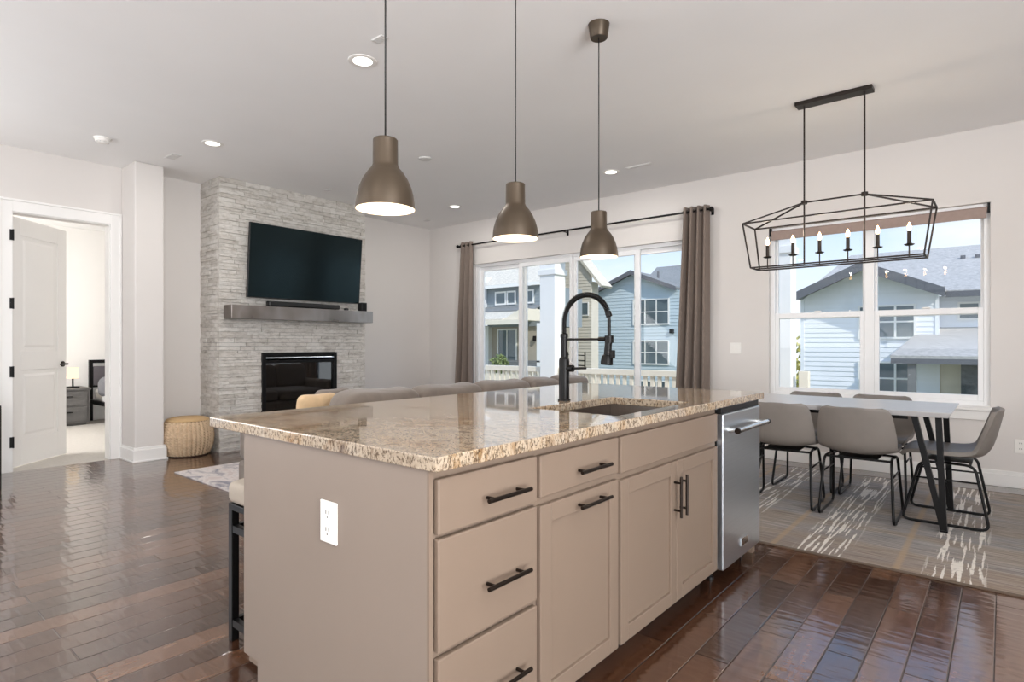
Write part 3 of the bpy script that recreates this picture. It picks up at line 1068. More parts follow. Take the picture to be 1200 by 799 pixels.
def knit(u, v):
    th = 2 * PI * u
    cu = u * COLS
    r = prof(v)
    vv = v * ROWS + (0.5 if int(cu * 2) % 2 else 0.0)
    k = abs(math.sin(PI * cu * 1.0))
    s = abs(math.sin(PI * (vv + 0.30 * math.cos(2 * PI * cu))))
    r += 0.022 * (k ** 0.7) * (s ** 0.7) - 0.013
    return pc + Vector((r * math.cos(th), r * math.sin(th), 0.012 + v * (PH - 0.03)))


b.grid(knit, nu, nv, wrap_u=True)
b.build('knit_cover', M['knit'], pf, smooth=True)
B().lathe([(0, 0.0), (0.2, 0.0), (0.20, 0.02), (0.242, 0.2), (0.2, 0.37), (0, 0.38)], pc, 40).build('lining', M['pouf_core'], pf, smooth=True)
B().lathe([(0.214, PH - 0.024), (0.20, PH - 0.006), (0.15, PH + 0.008), (0.0, PH + 0.016)], pc, 40).build('top_cap', M['pouf_top'], pf, smooth=True)

# ------------------------------------------------------------------ rugs
b = B().box(-5.92, 2.185, 0.0, -3.3, 5.6, 0.009)
rl = b.build('area_rug', M['rug_l'], bevel=0.003)
tag(rl, 'pale distressed grey and pink area rug in front of the fireplace', 'rug')
rd = thing('dining_rug', 'striped grey and brown rug under the dining table', 'rug', (-1.0, 4.85, 0))
B().box(-2.50, 3.69, 0.0, 0.62, 6.12, 0.010).build('pile', M['rug_d'], rd)
b = B()
b.box(-2.515, 3.675, 0, 0.635, 3.69, 0.011).box(-2.515, 6.12, 0, 0.635, 6.135, 0.011).box(-2.515, 3.69, 0, -2.50, 6.12, 0.011).box(0.62, 3.69, 0, 0.635, 6.12, 0.011)
b.build('binding', M['rug_edge'], rd, bevel=0.003)

# ------------------------------------------------------------------ sofa, seen from behind over the island
RZ = 0.009
sf = thing('sofa', 'long grey sofa with plump back cushions facing the fireplace', 'sofa', (-3.9, 4.0, RZ))
b = B()
b.box(-4.55, 2.13, 0.07, -3.42, 5.75, 0.30)
b.build('base', M['sofa'], sf, bevel=0.03)
B().box(-3.56, 2.13, 0.30, -3.42, 5.75, 0.74).build('backrest', M['sofa'], sf, bevel=0.05, seg=4)
for y in (2.13, 5.60):
    B().box(-4.55, y, 0.30, -3.565, y + 0.15, 0.60).build('armrest', M['sofa'], sf, bevel=0.06, seg=4)
for (x, y) in ((-4.48, 2.38), (-4.48, 5.67), (-3.5, 2.38), (-3.5, 5.67)):
    B().box(x - 0.03, y - 0.03, RZ, x + 0.03, y + 0.03, 0.07).build('leg', M['black_metal'], sf)
for i in range(4):
    ya = 2.29 + i * 0.826
    b = B().blob((-4.07, ya + 0.413, 0.38), (0.97, 0.822, 0.19), 0.35, 0.22, 32, 16)
    b.build('seat_cushion', M['sofa'], sf, smooth=True)
bc = [(2.43, 3.16), (3.16, 3.90), (3.90, 4.60), (4.60, 5.10), (5.10, 5.66)]
for i, (ya, yb) in enumerate(bc):
    rot = Matrix.Rotation(0.16, 3, 'Y')
    sag = random.uniform(0.6, 1.4)
    b = B().blob((-3.70, (ya + yb) / 2, 0.645), (0.24, yb - ya + 0.012, 0.44), 0.42, 0.36, 36, 20, rot,
                 fn=lambda p, s=sag: p + Vector((0, 0, -0.014 * s * math.cos(p.y * 5) * (p.z > 0) - 0.006 * math.sin(p.y * 13))))
    b.build('back_cushion', M['sofa'], sf, smooth=True)


def throw_pillow(name, label, c, dims, rot, mat):
    def pinch(p):
        u, v = abs(p.y) / (dims[1] / 2), abs(p.z) / (dims[2] / 2)
        return Vector((p.x * (1 - 0.25 * max(u, v) ** 4), p.y * (1 + 0.07 * v * v * u), p.z * (1 + 0.16 * u * u * v)))
    b = B().blob(c, dims, 0.42, 0.7, 32, 18, rot, pinch)
    o = b.build(name, mat, smooth=True)
    return tag(o, label, 'pillow')


throw_pillow('throw_pillow', 'tan throw pillow leaning at the near end of the grey sofa', (-4.02, 2.49, 0.655), (0.13, 0.36, 0.32), Matrix.Rotation(0.12, 3, 'Z') @ Matrix.Rotation(0.10, 3, 'Y'), M['pillow_tan'])
throw_pillow('throw_pillow', 'dark grey throw pillow tucked behind the tan pillow', (-4.23, 2.75, 0.66), (0.12, 0.38, 0.34), Matrix.Rotation(0.2, 3, 'Z') @ Matrix.Rotation(0.2, 3, 'Y'), M['pillow_grey'])

# ------------------------------------------------------------------ island
CT, CB = 0.925, 0.888              # counter top and underside
CX0, CX1, CY0, CY1 = -2.30, -1.05, 0.972, 3.515
HX0, HX1, HY0, HY1 = -1.555, -1.135, 1.985, 2.67
b = B()
xs = [CX0, HX0, HX1, CX1]
ys = [CY0, HY0, HY1, CY1]
top = [[b.bm.verts.new((x, y, CT)) for x in xs] for y in ys]
fs = []
for j in range(3):
    for i in range(3):
        if i == 1 and j == 1:
            continue
        fs.append(b.bm.faces.new([top[j][i], top[j][i + 1], top[j + 1][i + 1], top[j + 1][i]]))
ret = bmesh.ops.extrude_face_region(b.bm, geom=fs)
bmesh.ops.translate(b.bm, verts=[g for g in ret['geom'] if isinstance(g, bmesh.types.BMVert)], vec=(0, 0, CB - CT))
for f in fs:
    if f.is_valid:
        pass
ct = b.build('countertop', M['granite'], bevel=0.004, seg=3)
tag(ct, 'polished beige and brown granite countertop of the kitchen island', 'countertop')

BX0 = -2.04                         # back of the island body
FF = -1.097                         # face frame plane
DF = -1.077                         # door face plane


def pull(parent, p0, p1):
    """bar pull in front of the door face between two points"""
    p0, p1 = Vector(p0), Vector(p1)
    d = (p1 - p0).normalized()
    off = Vector((0.032, 0, 0))
    b = B()
    b.tube([p0 + off, p1 + off], 0.0062, 12)
    for q in (p0 + d * 0.028, p1 - d * 0.028):
        b.tube([q + Vector((0.0, 0, 0)), q + off], 0.005, 10)
    o = b.build('handle', M['bronze'], parent, smooth='auto')
    o['label'] = 'dark bronze bar pull'
    return o


def slab(b, y0, y1, z0, z1):
    b.box(FF + 0.001, y0, z0, DF, y1, z1)
    return b


def shaker(b, y0, y1, z0, z1, r=0.058):
    b.box(FF + 0.001, y0, z0, DF, y0 + r, z1).box(FF + 0.001, y1 - r, z0, DF, y1, z1)
    b.box(FF + 0.001, y0 + r, z0, DF, y1 - r, z0 + r).box(FF + 0.001, y0 + r, z1 - r, DF, y1 - r, z1)
    b.box(FF + 0.001, y0 + r - 0.004, z0 + r - 0.004, DF - 0.011, y1 - r + 0.004, z1 - r + 0.004)
    return b


def carcass(name, label, y0, y1, open_top=False):
    c = thing(name, label, 'cabinet', (-1.5, (y0 + y1) / 2, 0), 'island base cabinets')
    b = B()
    if open_top:      # sink base: hollow above so the basin can hang in it
        b.box(BX0, y0, 0.085, FF, y1, 0.60).box(BX0, y0, 0.60, -1.62, y1, CB).box(-1.115, y0, 0.60, FF, y1, CB)
    else:
        b.box(BX0, y0, 0.085, FF, y1, CB)
    b.build('body', M['cab'], c)
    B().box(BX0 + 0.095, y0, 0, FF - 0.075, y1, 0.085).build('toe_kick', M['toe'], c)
    return c


ya, yb, yc, yd = 0.9975, 1.417, 1.907, 2.885
c1 = carcass('drawer_cabinet', 'three drawer base cabinet at the near end of the island', ya, yb)
for (z0, z1, hz) in ((0.722, 0.862, 0.782), (0.428, 0.711, 0.548), (0.10, 0.412, 0.262)):
    d = slab(B(), 1.005, 1.409, z0, z1).build('drawer', M['cab'], c1, bevel=0.004)
    pull(d, (DF, 1.157, hz), (DF, 1.340, hz))
c2 = carcass('pullout_cabinet', 'narrow island cabinet with one drawer over a shaker pull out door', yb, yc)
d = slab(B(), 1.426, 1.897, 0.731, 0.860).build('drawer', M['cab'], c2, bevel=0.004)
pull(d, (DF, 1.607, 0.782), (DF, 1.797, 0.782))
d = shaker(B(), 1.426, 1.897, 0.09, 0.706).build('door', M['cab'], c2, bevel=0.003)
pull(d, (DF, 1.607, 0.668), (DF, 1.797, 0.668))
c3 = carcass('sink_cabinet', 'sink base cabinet with two shaker doors beside the dishwasher', yc, yd, True)
slab(B(), 1.917, 2.868, 0.722, 0.858).build('false_front', M['cab'], c3, bevel=0.004)
d = shaker(B(), 1.917, 2.3995, 0.09, 0.697).build('door', M['cab'], c3, bevel=0.003)
pull(d, (DF, 2.372, 0.463), (DF, 2.372, 0.637))
d = shaker(B(), 2.4025, 2.868, 0.09, 0.697).build('door', M['cab'], c3, bevel=0.003)
pull(d, (DF, 2.430, 0.463), (DF, 2.430, 0.637))

# panels closing the two ends of the island, notched at the toe kick
ep = thing('island_end_panel', 'plain taupe panel closing the near end of the island', 'panel', (-1.56, 0.988, 0))


def endpanel(b, y0, y1):
    poly = [(FF, y0, 0), (FF, y0, CB), (BX0 - 0.012, y0, CB), (BX0 - 0.012, y0, 0.115), (BX0 + 0.085, y0, 0.115), (BX0 + 0.085, y0, 0)]
    return b.prism(poly, (0, y1 - y0, 0))


endpanel(B(), 0.985, 0.997).build('panel', M['cab_end'], ep)
b = B()
b.box(FF - 0.0, 0.985, 0, FF + 0.0, 0.997, CB)
b.bm.clear()
b.box(FF + 0.0005, 0.985, 0.0, FF + 0.008, 0.997, CB)
b.build('edge_strip', M['cab'], ep)
ep2 = thing('island_end_panel', 'taupe end panel on the far side of the dishwasher', 'panel', (-1.56, 3.488, 0))
b = B()
poly = [(FF - 0.07, 3.482, 0), (FF - 0.07, 3.482, 0.09), (FF, 3.482, 0.09), (FF, 3.482, CB), (BX0 - 0.012, 3.482, CB), (BX0 - 0.012, 3.482, 0.115), (BX0 + 0.085, 3.482, 0.115), (BX0 + 0.085, 3.482, 0)]
b.prism(poly, (0, 0.018, 0))
b.build('panel', M['cab_end'], ep2)
b = B()
b.box(FF - 0.068, 3.472, 0, FF - 0.005, 3.512, 0.07)
b.build('foot_block', M['cab'], ep2)
bp = thing('island_back_panel', 'taupe panel along the seating side of the island', 'panel', (BX0, 2.2, 0))
B().box(BX0 - 0.012, 0.998, 0.10, BX0 - 0.001, 3.481, CB).build('panel', M['cab_end'], bp)

# outlet on the near end panel
ol = thing('power_outlet', 'white duplex outlet on the near end panel of the island', 'outlet', (-1.52, 0.985, 0.677))
B().box(-1.562, 0.978, 0.615, -1.479, 0.985, 0.738).build('cover_plate', M['white_plastic'], ol, bevel=0.003)
for zc in (0.652, 0.702):
    b = B()
    b.box(-1.537, 0.9765, zc - 0.019, -1.504, 0.9785, zc + 0.019)
    s = b.build('receptacle', M['white_plastic'], ol, bevel=0.001)
    b = B()
    b.box(-1.529, 0.9757, zc - 0.001, -1.5265, 0.9768, zc + 0.010).box(-1.5145, 0.9757, zc - 0.001, -1.512, 0.9768, zc + 0.010)
    b.tube([(-1.5205, 0.9757, zc - 0.010), (-1.5205, 0.9768, zc - 0.010)], 0.0025, 8)
    b.build('slots', M['slot'], s)

# dishwasher
dw = thing('dishwasher', 'stainless steel dishwasher at the far end of the island', 'dishwasher', (-1.3, 3.18, 0))
DWF = -1.060
B().box(-1.68, 2.905, 0.10, -1.10, 3.462, 0.872).build('tub', M['dark_plastic'], dw)
b = B()
b.box(-1.098, 2.902, 0.075, DWF, 3.470, 0.852)
b.build('door', M['steel'], dw, bevel=0.006)
B().box(-1.098, 2.902, 0.853, DWF - 0.008, 3.470, 0.884).build('control_strip', M['dark_plastic'], dw, bevel=0.003)
b = B()
b.tube([(DWF + 0.052, 2.955, 0.768), (DWF + 0.052, 3.445, 0.768)], 0.0125, 16)
b.build('handle', M['steel_handle'], dw, smooth='auto')
for y in (2.985, 3.415):
    b = B()
    b.tube([(DWF, y, 0.765), (DWF + 0.03, y, 0.766), (DWF + 0.052, y, 0.768)], [0.015, 0.012, 0.014], 14)
    b.build('handle_bracket', M['steel_handle'], dw, smooth='auto')
for y in (2.952, 3.440):
    B().tube([(DWF + 0.052, y - 0.004, 0.768), (DWF + 0.052, y + 0.010, 0.768)], 0.0145, 16).build('handle_cap', M['bronze'], dw, smooth='auto')
B().box(DWF, 3.15, 0.135, DWF + 0.006, 3.25, 0.175).build('badge', M['steel_handle'], dw, bevel=0.0015)
B().box(-1.20, 2.91, 0.0, -1.18, 3.455, 0.10).build('toe_panel', M['dark_plastic'], dw)
for y in (2.96, 3.42):
    B().lathe([(0, 0), (0.018, 0), (0.018, 0.012), (0.008, 0.014), (0.008, 0.10), (0, 0.10)], (-1.15, y, 0), 14).build('foot', M['dark_plastic'], dw, smooth='auto')

# sink
sk = thing('sink', 'undermount stainless sink set into the granite island top', 'sink', (-1.345, 2.33, 0.70))
sx0, sx1, sy0, sy1, sz = HX0 - 0.012, HX1 + 0.005, HY0 - 0.012, HY1 + 0.012, 0.69
b = B()
t = 0.004
b.box(sx0, sy0, sz, sx1, sy1, sz + t)
b.box(sx0, sy0, sz + t, sx0 + t, sy1, CB - 0.0005).box(sx1 - t, sy0, sz + t, sx1, sy1, CB - 0.0005)
b.box(sx0 + t, sy0, sz + t, sx1 - t, sy0 + t, CB - 0.0005).box(sx0 + t, sy1 - t, sz + t, sx1 - t, sy1, CB - 0.0005)
b.build('basin', M['sink'], sk)
B().lathe([(0.0, 0.0), (0.045, 0.0), (0.045, 0.004), (0.03, 0.002), (0, 0.001)], (-1.40, 2.33, sz + t), 24).build('drain', M['steel_handle'], sk, smooth='auto')

# faucet
fx, fy = -1.635, 2.354
fc = thing('faucet', 'tall black spring neck kitchen faucet standing behind the sink', 'faucet', (fx, fy, CT))
b = B()
b.lathe([(0, 0), (0.031, 0), (0.031, 0.006), (0.0255, 0.010), (0.0255, 0.195), (0.022, 0.207), (0.0165, 0.212), (0.0165, 0.305), (0.019, 0.306), (0.019, 0.322), (0.014, 0.326), (0, 0.326)], (fx, fy, CT), 28)
b.build('body', M['black_metal'], fc, smooth='auto')
R = 0.125
zc = 1.438 - R - 0.006
hx1 = fx + 2 * R
path = [(fx, fy, 1.245 + i * (zc - 1.245) / 6) for i in range(6)]
for i in range(33):
    a = PI - PI * i / 32
    path.append((fx + R + R * math.cos(a), fy, zc + R * math.sin(a)))
hose_end = 1.20
path += [(hx1, fy, zc - (zc - hose_end) * i / 5) for i in range(1, 6)]
B().tube(path, 0.0078, 10).build('hose', M['black_metal'], fc, smooth=True)
# spring: helix around the rising neck and the arch
pv = [Vector(p) for p in path[:36]]
cum = [0.0]
for p, q in zip(pv, pv[1:]):
    cum.append(cum[-1] + (q - p).length)
total = cum[-1]
turns = 58
pts = []
for i in range(turns * 10 + 1):
    s = total * i / (turns * 10)
    j = max(k for k in range(len(cum)) if cum[k] <= s + 1e-9)
    j = min(j, len(pv) - 2)
    f = (s - cum[j]) / (cum[j + 1] - cum[j])
    p = pv[j].lerp(pv[j + 1], f)
    tdir = (pv[j + 1] - pv[j]).normalized()
    u = Vector((0, 1, 0))
    wv = tdir.cross(u)
    a = 2 * PI * i / 10
    pts.append(p + (u * math.cos(a) + wv * math.sin(a)) * 0.0115)
B().tube(pts, 0.0024, 5).build('spring', M['black_metal'], fc, smooth=True)
pe = pv[-1]
td = (pv[-1] - pv[-2]).normalized()
B().tube([pe - td * 0.006, pe + td * 0.018], 0.0145, 14).build('spring_collar', M['black_metal'], fc, smooth='auto')
b = B()
b.tube([(fx + 0.012, fy, 1.222), (hx1 - 0.03, fy, 1.222)], 0.0055, 10)
b.tube([(hx1 - 0.055, fy, 1.222), (hx1 - 0.02, fy, 1.222)], 0.010, 12)
b.tube([(hx1, fy, 1.205), (hx1, fy, 1.239)], 0.0205, 18)
b.build('docking_arm', M['black_metal'], fc, smooth='auto')
hd = Vector((-0.10, 0, -1)).normalized()
p0 = Vector((hx1, fy, 1.236))
b = B()
b.tube([p0, p0 + hd * 0.03, p0 + hd * 0.085, p0 + hd * 0.095, p0 + hd * 0.128, p0 + hd * 0.132], [0.0125, 0.0165, 0.0175, 0.026, 0.029, 0.026], 20)
b.box(hx1 + 0.006, fy - 0.010, 1.135, hx1 + 0.026, fy + 0.010, 1.172)
b.build('spray_head', M['black_metal'], fc, smooth='auto')
b = B()
b.tube([(fx + 0.02, fy, 1.082), (fx + 0.052, fy, 1.082)], 0.0165, 16)
b.tube([(fx + 0.05, fy, 1.082), (fx + 0.125, fy, 1.086)], [0.006, 0.0055], 10)
b.build('lever', M['black_metal'], fc, smooth='auto')

# bar stool tucked under the overhang
st = thing('bar_stool', 'backless counter stool with linen seat and black legs under the overhang', 'stool', (-2.24, 1.31, 0))
X0, X1, Y0, Y1 = -2.415, -2.062, 1.095, 1.52
for (x, y) in ((X0, Y0), (X1, Y0), (X0, Y1), (X1, Y1)):
    B().box(x - 0.0 if x == X0 else x - 0.03, y if y == Y0 else y - 0.03, 0, (x + 0.03) if x == X0 else x, (y + 0.03) if y == Y0 else y, 0.53).build('leg', M['black_metal'], st, bevel=0.002)
for z in (0.06, 0.44):
    b = B()
    b.box(X0 + 0.03, Y0 + 0.003, z, X1 - 0.03, Y0 + 0.027, z + 0.028).box(X0 + 0.03, Y1 - 0.027, z, X1 - 0.03, Y1 - 0.003, z + 0.028)
    b.box(X0 + 0.003, Y0 + 0.03, z, X0 + 0.027, Y1 - 0.03, z + 0.028).box(X1 - 0.027, Y0 + 0.03, z, X1 - 0.003, Y1 - 0.03, z + 0.028)
    b.build('stretcher', M['black_metal'], st)
B().box(X0, Y0, 0.53, X1, Y1, 0.556).build('seat_base', M['black_metal'], st, bevel=0.002)
B().blob(((X0 + X1) / 2, (Y0 + Y1) / 2, 0.602), (X1 - X0 + 0.02, Y1 - Y0 + 0.02, 0.105), 0.4, 0.18, 40, 14).build('seat_cushion', M['stool_fab'], st, smooth=True)

# ------------------------------------------------------------------ pendants over the island


def make_pendant(loc, label):
    x, y = loc
    p = thing('pendant_lamp', label, 'pendant lamp', (x, y, CZ), 'pendant lamps over the island')
    zt, zb = 1.965, 1.703
    b = B()
    H = zt - zb
    prof_o = [(0.0, H), (0.043, H), (0.046, H - 0.004), (0.047, H - 0.095), (0.052, H - 0.108), (0.066, H - 0.124), (0.083, H - 0.15), (0.096, H - 0.18), (0.1045, H - 0.21), (0.1085, H - 0.235), (0.110, 0.0)]
    prof_i = [(0.108, 0.0005), (0.1065, H - 0.235), (0.102, H - 0.21), (0.093, H - 0.18), (0.08, H - 0.15), (0.062, H - 0.126), (0.044, H - 0.112), (0.0, H - 0.108)]
    b.lathe(prof_o, (x, y, zb), 48)
    b.build('lamp_shade', M['pendant'], p, smooth='auto')
    b = B()
    b.lathe([(0.110, 0.0)] + prof_i, (x, y, zb), 48)
    b.build('shade_lining', M['pend_in'], p, smooth='auto')['label'] = 'white inside of the shade'
    B().tube([(x, y, zt - 0.004), (x, y, CZ - 0.07)], 0.0033, 8).build('cord', M['cord'], p, smooth=True)
    b = B()
    b.lathe([(0, CZ), (0.062, CZ), (0.0605, CZ - 0.008), (0.050, CZ - 0.078), (0.047, CZ - 0.082), (0.0, CZ - 0.076)], (x, y, 0), 32)
    b.build('ceiling_cup', M['pendant'], p, smooth='auto')
    b = B()
    b.lathe([(0, zb + 0.035), (0.018, zb + 0.04), (0.03, zb + 0.06), (0.028, zb + 0.085), (0.016, zb + 0.11), (0.014, zb + 0.15), (0, zb + 0.151)], (x, y, 0), 20)
    b.build('bulb', M['bulb'], p, smooth=True)
    d = bpy.data.lights.new('pendant_light', 'POINT')
    d.energy = PENDANT_W
    d.color = (1.0, 0.80, 0.56)
    d.shadow_soft_size = 0.03
    o = bpy.data.objects.new('pendant_light', d)
    COL.objects.link(o)
    o.location = (0, 0, zb + 0.028 - CZ)
    o.parent = p
    return p


pend = make_pendant((-1.772, 1.384), 'bronze dome pendant lamp nearest the camera, hanging lowest left of three')
dup(pend, (-1.788, 2.168, CZ), 0, 'middle bronze dome pendant lamp of the three over the island')
dup(pend, (-1.795, 2.935, CZ), 0, 'bronze dome pendant lamp above the faucet, ceiling cup visible')

# ------------------------------------------------------------------ linear lantern chandelier over the table
chx, chy = -0.968, 4.90
ch = thing('chandelier', 'black open cage lantern chandelier with six candle bulbs above dining table', 'chandelier', (chx, chy, CZ))
b = B()
b.box(-1.225, chy - 0.055, CZ - 0.028, -0.712, chy + 0.055, CZ)
b.build('ceiling_plate', M['bronze_cage'], ch, bevel=0.003)
RX = 0.201
for s in (-1, 1):
    b = B()
    b.tube([(chx + s * RX, chy, CZ - 0.028), (chx + s * RX, chy, 1.81)], 0.0062, 10)
    b.lathe([(0, 2.272), (0.022, 2.272), (0.022, 2.298), (0, 2.298)], (chx + s * RX, chy, 0), 16)
    b.build('rod', M['bronze_cage'], ch, smooth='auto')
b = B()
bw = 0.0105
UX, UZ, UY = 0.615, 2.152, 0.15
LX, LZ, LY = 0.565, 1.803, 0.115
RZ_ = 2.285
T = lambda sx, sy: (chx + sx * UX, chy + sy * UY, UZ)
Lw = lambda sx, sy: (chx + sx * LX, chy + sy * LY, LZ)
Rg = lambda s: (chx + s * RX, chy, RZ_)
for sy in (-1, 1):
    b.bar(T(-1, sy), T(1, sy), bw, side=(0, 1, 0)).bar(Lw(-1, sy), Lw(1, sy), bw, side=(0, 1, 0))
for sx in (-1, 1):
    b.bar(T(sx, -1), T(sx, 1), bw).bar(Lw(sx, -1), Lw(sx, 1), bw)
    for sy in (-1, 1):
        b.bar(T(sx, sy), Lw(sx, sy), bw).bar(Rg(sx), T(sx, sy), bw, side=(0, 0, 1))
b.bar(Rg(-1), Rg(1), bw, side=(0, 1, 0))
b.bar((chx - LX, chy, LZ), (chx + LX, chy, LZ), bw, side=(0, 1, 0))
b.build('cage', M['bronze_cage'], ch)
for i in range(6):
    x = chx + (-0.47 + i * 0.188)
    b = B()
    b.tube([(x, chy, LZ), (x, chy, 1.885)], 0.0045, 8)
    b.lathe([(0, 1.884), (0.02, 1.884), (0.033, 1.892), (0.031, 1.894), (0.016, 1.890), (0.016, 1.900), (0.0125, 1.902), (0.0125, 1.985), (0, 1.985)], (x, chy, 0), 18)
    c = b.build('candle', M['bronze_cage'], ch, smooth='auto')
    b = B()
    b.lathe([(0, 1.985), (0.007, 1.986), (0.0125, 1.998), (0.0145, 2.008), (0.010, 2.026), (0.004, 2.042), (0, 2.047)], (x, chy, 0), 16)
    fl = b.build('bulb', M['flame'], c, smooth=True)
    fl['label'] = 'lit flame shaped bulb'
    d = bpy.data.lights.new('candle_light', 'POINT')
    d.energy = 1.5
    d.color = (1.0, 0.86, 0.70)
    d.shadow_soft_size = 0.016
    o = bpy.data.objects.new('candle_light', d)
    COL.objects.link(o)
    o.parent = ch
    o.location = (x - chx, 0, 2.062 - CZ)

# ------------------------------------------------------------------ recessed lights, detectors, vents
def make_can(x, y, label, watts):
    t_ = thing('recessed_light', label, 'ceiling light', (x, y, CZ), 'recessed ceiling lights')
    b = B()
    b.lathe([(0.062, -0.003), (0.085, -0.006), (0.092, -0.003), (0.093, 0.0)], (x, y, CZ), 36)
    b.build('trim_ring', M['white_plastic'], t_, smooth='auto')
    b = B()
    b.lathe([(0, -0.0022), (0.063, -0.0032)], (x, y, CZ), 36)
    b.build('lens', M['can_lens'], t_, smooth=True)
    d = bpy.data.lights.new('can_light', 'AREA')
    d.shape = 'DISK'
    d.size = 0.12
    d.energy = watts
    d.color = (1.0, 0.96, 0.91)
    o = bpy.data.objects.new('can_light', d)
    COL.objects.link(o)
    o.location = (0, 0, -0.012)
    o.parent = t_
    return t_


can = make_can(-3.213, 2.325, 'lit recessed ceiling light behind the cord of the nearest pendant', CAN_W)
for x, y, lb in ((-5.596, 2.392, 'lit recessed ceiling light in front of the fireplace, by the pillar'),
                 (-3.235, 5.537, 'lit recessed ceiling light behind the cord of the pendant above the faucet'),
                 (-5.663, 5.583, 'lit recessed ceiling light near the corner right of the fireplace'),
                 (-1.2, -0.6, 'recessed ceiling light over the kitchen aisle behind the camera'),
                 (0.6, 1.2, 'recessed ceiling light over the kitchen aisle to the camera side'),
                 (-3.4, -0.8, 'recessed ceiling light over the far end of the kitchen behind the camera')):
    dup(can, (x, y, CZ), 0, lb)

sd = thing('smoke_detector', 'white smoke detector on the ceiling above the bedroom doorway', 'smoke detector', (-6.217, 1.698, CZ))
B().lathe([(0, -0.045), (0.035, -0.045), (0.045, -0.036), (0.055, -0.030), (0.06, -0.012), (0.068, -0.010), (0.07, 0.0)], (-6.217, 1.698, CZ), 28).build('body', M['white_plastic'], sd, smooth='auto')
b = B()
for k in range(10):
    a = 2 * PI * k / 10
    b.box(-6.217 + 0.048 * math.cos(a) - 0.005, 1.698 + 0.048 * math.sin(a) - 0.005, CZ - 0.040, -6.217 + 0.048 * math.cos(a) + 0.005, 1.698 + 0.048 * math.sin(a) + 0.005, CZ - 0.032)
b.build('grille_slots', M['vent'], sd)
cd = B().lathe([(0, -0.014), (0.05, -0.014), (0.062, -0.010), (0.065, 0.0)], (-4.421, 3.942, CZ), 28)
tag(cd.build('ceiling_disc', M['vent'], smooth='auto'), 'plain white cover disc on the ceiling right of the nearest pendant', 'ceiling cover')


def vent(x, y, lx, ly, label):
    t_ = thing('ceiling_vent', label, 'vent', (x, y, CZ))
    b = B()
    b.box(x - lx / 2, y - ly / 2, CZ - 0.006, x + lx / 2, y + ly / 2, CZ)
    b.build('frame', M['vent'], t_, bevel=0.002)
    b = B()
    n = 5
    for i in range(n):
        if lx > ly:
            yy = y - ly / 2 + ly * (i + 0.5) / n
            b.box(x - lx / 2 + 0.015, yy - 0.003, CZ - 0.009, x + lx / 2 - 0.015, yy + 0.003, CZ - 0.006)
        else:
            xx = x - lx / 2 + lx * (i + 0.5) / n
            b.box(xx - 0.003, y - ly / 2 + 0.015, CZ - 0.009, xx + 0.003, y + ly / 2 - 0.015, CZ - 0.006)
    b.build('louver', M['vent'], t_)


vent(-2.90, 2.22, 0.10, 0.05, 'small white ceiling plate beside the nearest pendant cord')
vent(-6.275, 2.307, 0.20, 0.09, 'small white ceiling vent in front of the pillar')
vent(-6.20, 3.99, 0.08, 0.05, 'tiny white ceiling plate in front of the fireplace top')
vent(-2.90, 5.52, 0.28, 0.05, 'thin white ceiling vent above the right end of the curtain rod')
vent(-6.6, 5.93, 0.10, 0.06, 'tiny white ceiling plate near the corner above the left curtain')

# ------------------------------------------------------------------ curtains and rod
ROD_Y, ROD_Z = 6.355, 2.685
rod = thing('curtain_rod', 'long black curtain rod with ball finials above the patio door', 'curtain rod', (-4.42, ROD_Y, ROD_Z))
b = B()
b.tube([(-6.37, ROD_Y, ROD_Z), (-2.47, ROD_Y, ROD_Z)], 0.0115, 14)
b.build('pole', M['black_metal'], rod, smooth='auto')
for x in (-6.385, -2.455):
    B().blob((x, ROD_Y, ROD_Z), (0.05, 0.05, 0.05), 1, 1, 18, 12).build('finial', M['black_metal'], rod, smooth=True)
for x in (-6.365, -4.42, -2.475):
    b = B()
    b.bar((x, ROD_Y, ROD_Z - 0.012), (x, NY - 0.008, ROD_Z - 0.012), 0.012).box(x - 0.015, NY - 0.008, ROD_Z - 0.05, x + 0.015, NY, ROD_Z + 0.025)
    b.build('bracket', M['black_metal'], rod)


def curtain(label, xt0, xt1, xb0, xb1, folds, ph):
    c = thing('curtain', label, 'curtain', ((xt0 + xt1) / 2, ROD_Y, 0))
    b = B()
    nu, nv = folds * 12 + 1, 26

    def pt(u, v):
        z = 0.015 + v * (2.735 - 0.015)
        k = 1 - v
        x0 = xb0 + (xt0 - xb0) * v ** 0.9
        x1 = xb1 + (xt1 - xb1) * v ** 0.9
        amp = 0.038 + 0.022 * k
        x = x0 + (x1 - x0) * (u + 0.012 * math.sin(4 * PI * folds * u))
        y = ROD_Y + amp * math.sin(2 * PI * folds * u + ph + 0.35 * k * math.sin(5 * u)) + 0.006 * math.sin(19 * u + 3 * v)
        return Vector((x, min(y, NY - 0.03), z))
    b.grid(pt, nu, nv)
    o = b.build('cloth', M['curtain'], c, smooth=True)
    s = o.modifiers.new('thick', 'SOLIDIFY')
    s.thickness = 0.003
    s.offset = 0
    for i in range(folds * 2):
        u = (i + 0.5) / (folds * 2)
        x = xt0 + (xt1 - xt0) * u
        g = B()
        ring = [(x, ROD_Y + 0.021 * math.cos(2 * PI * k / 16), ROD_Z + 0.021 * math.sin(2 * PI * k / 16)) for k in range(16)]
        g.tube(ring, 0.0045, 6, closed=True)
        g.build('grommet', M['bronze'], c, smooth=True)
    return c


curtain('taupe grommet curtain hanging left of the sliding patio door', -6.335, -6.075, -6.52, -6.075, 3, 0.4)
curtain('taupe grommet curtain hanging right of the sliding patio door', -2.79, -2.485, -2.93, -2.49, 4, 1.2)

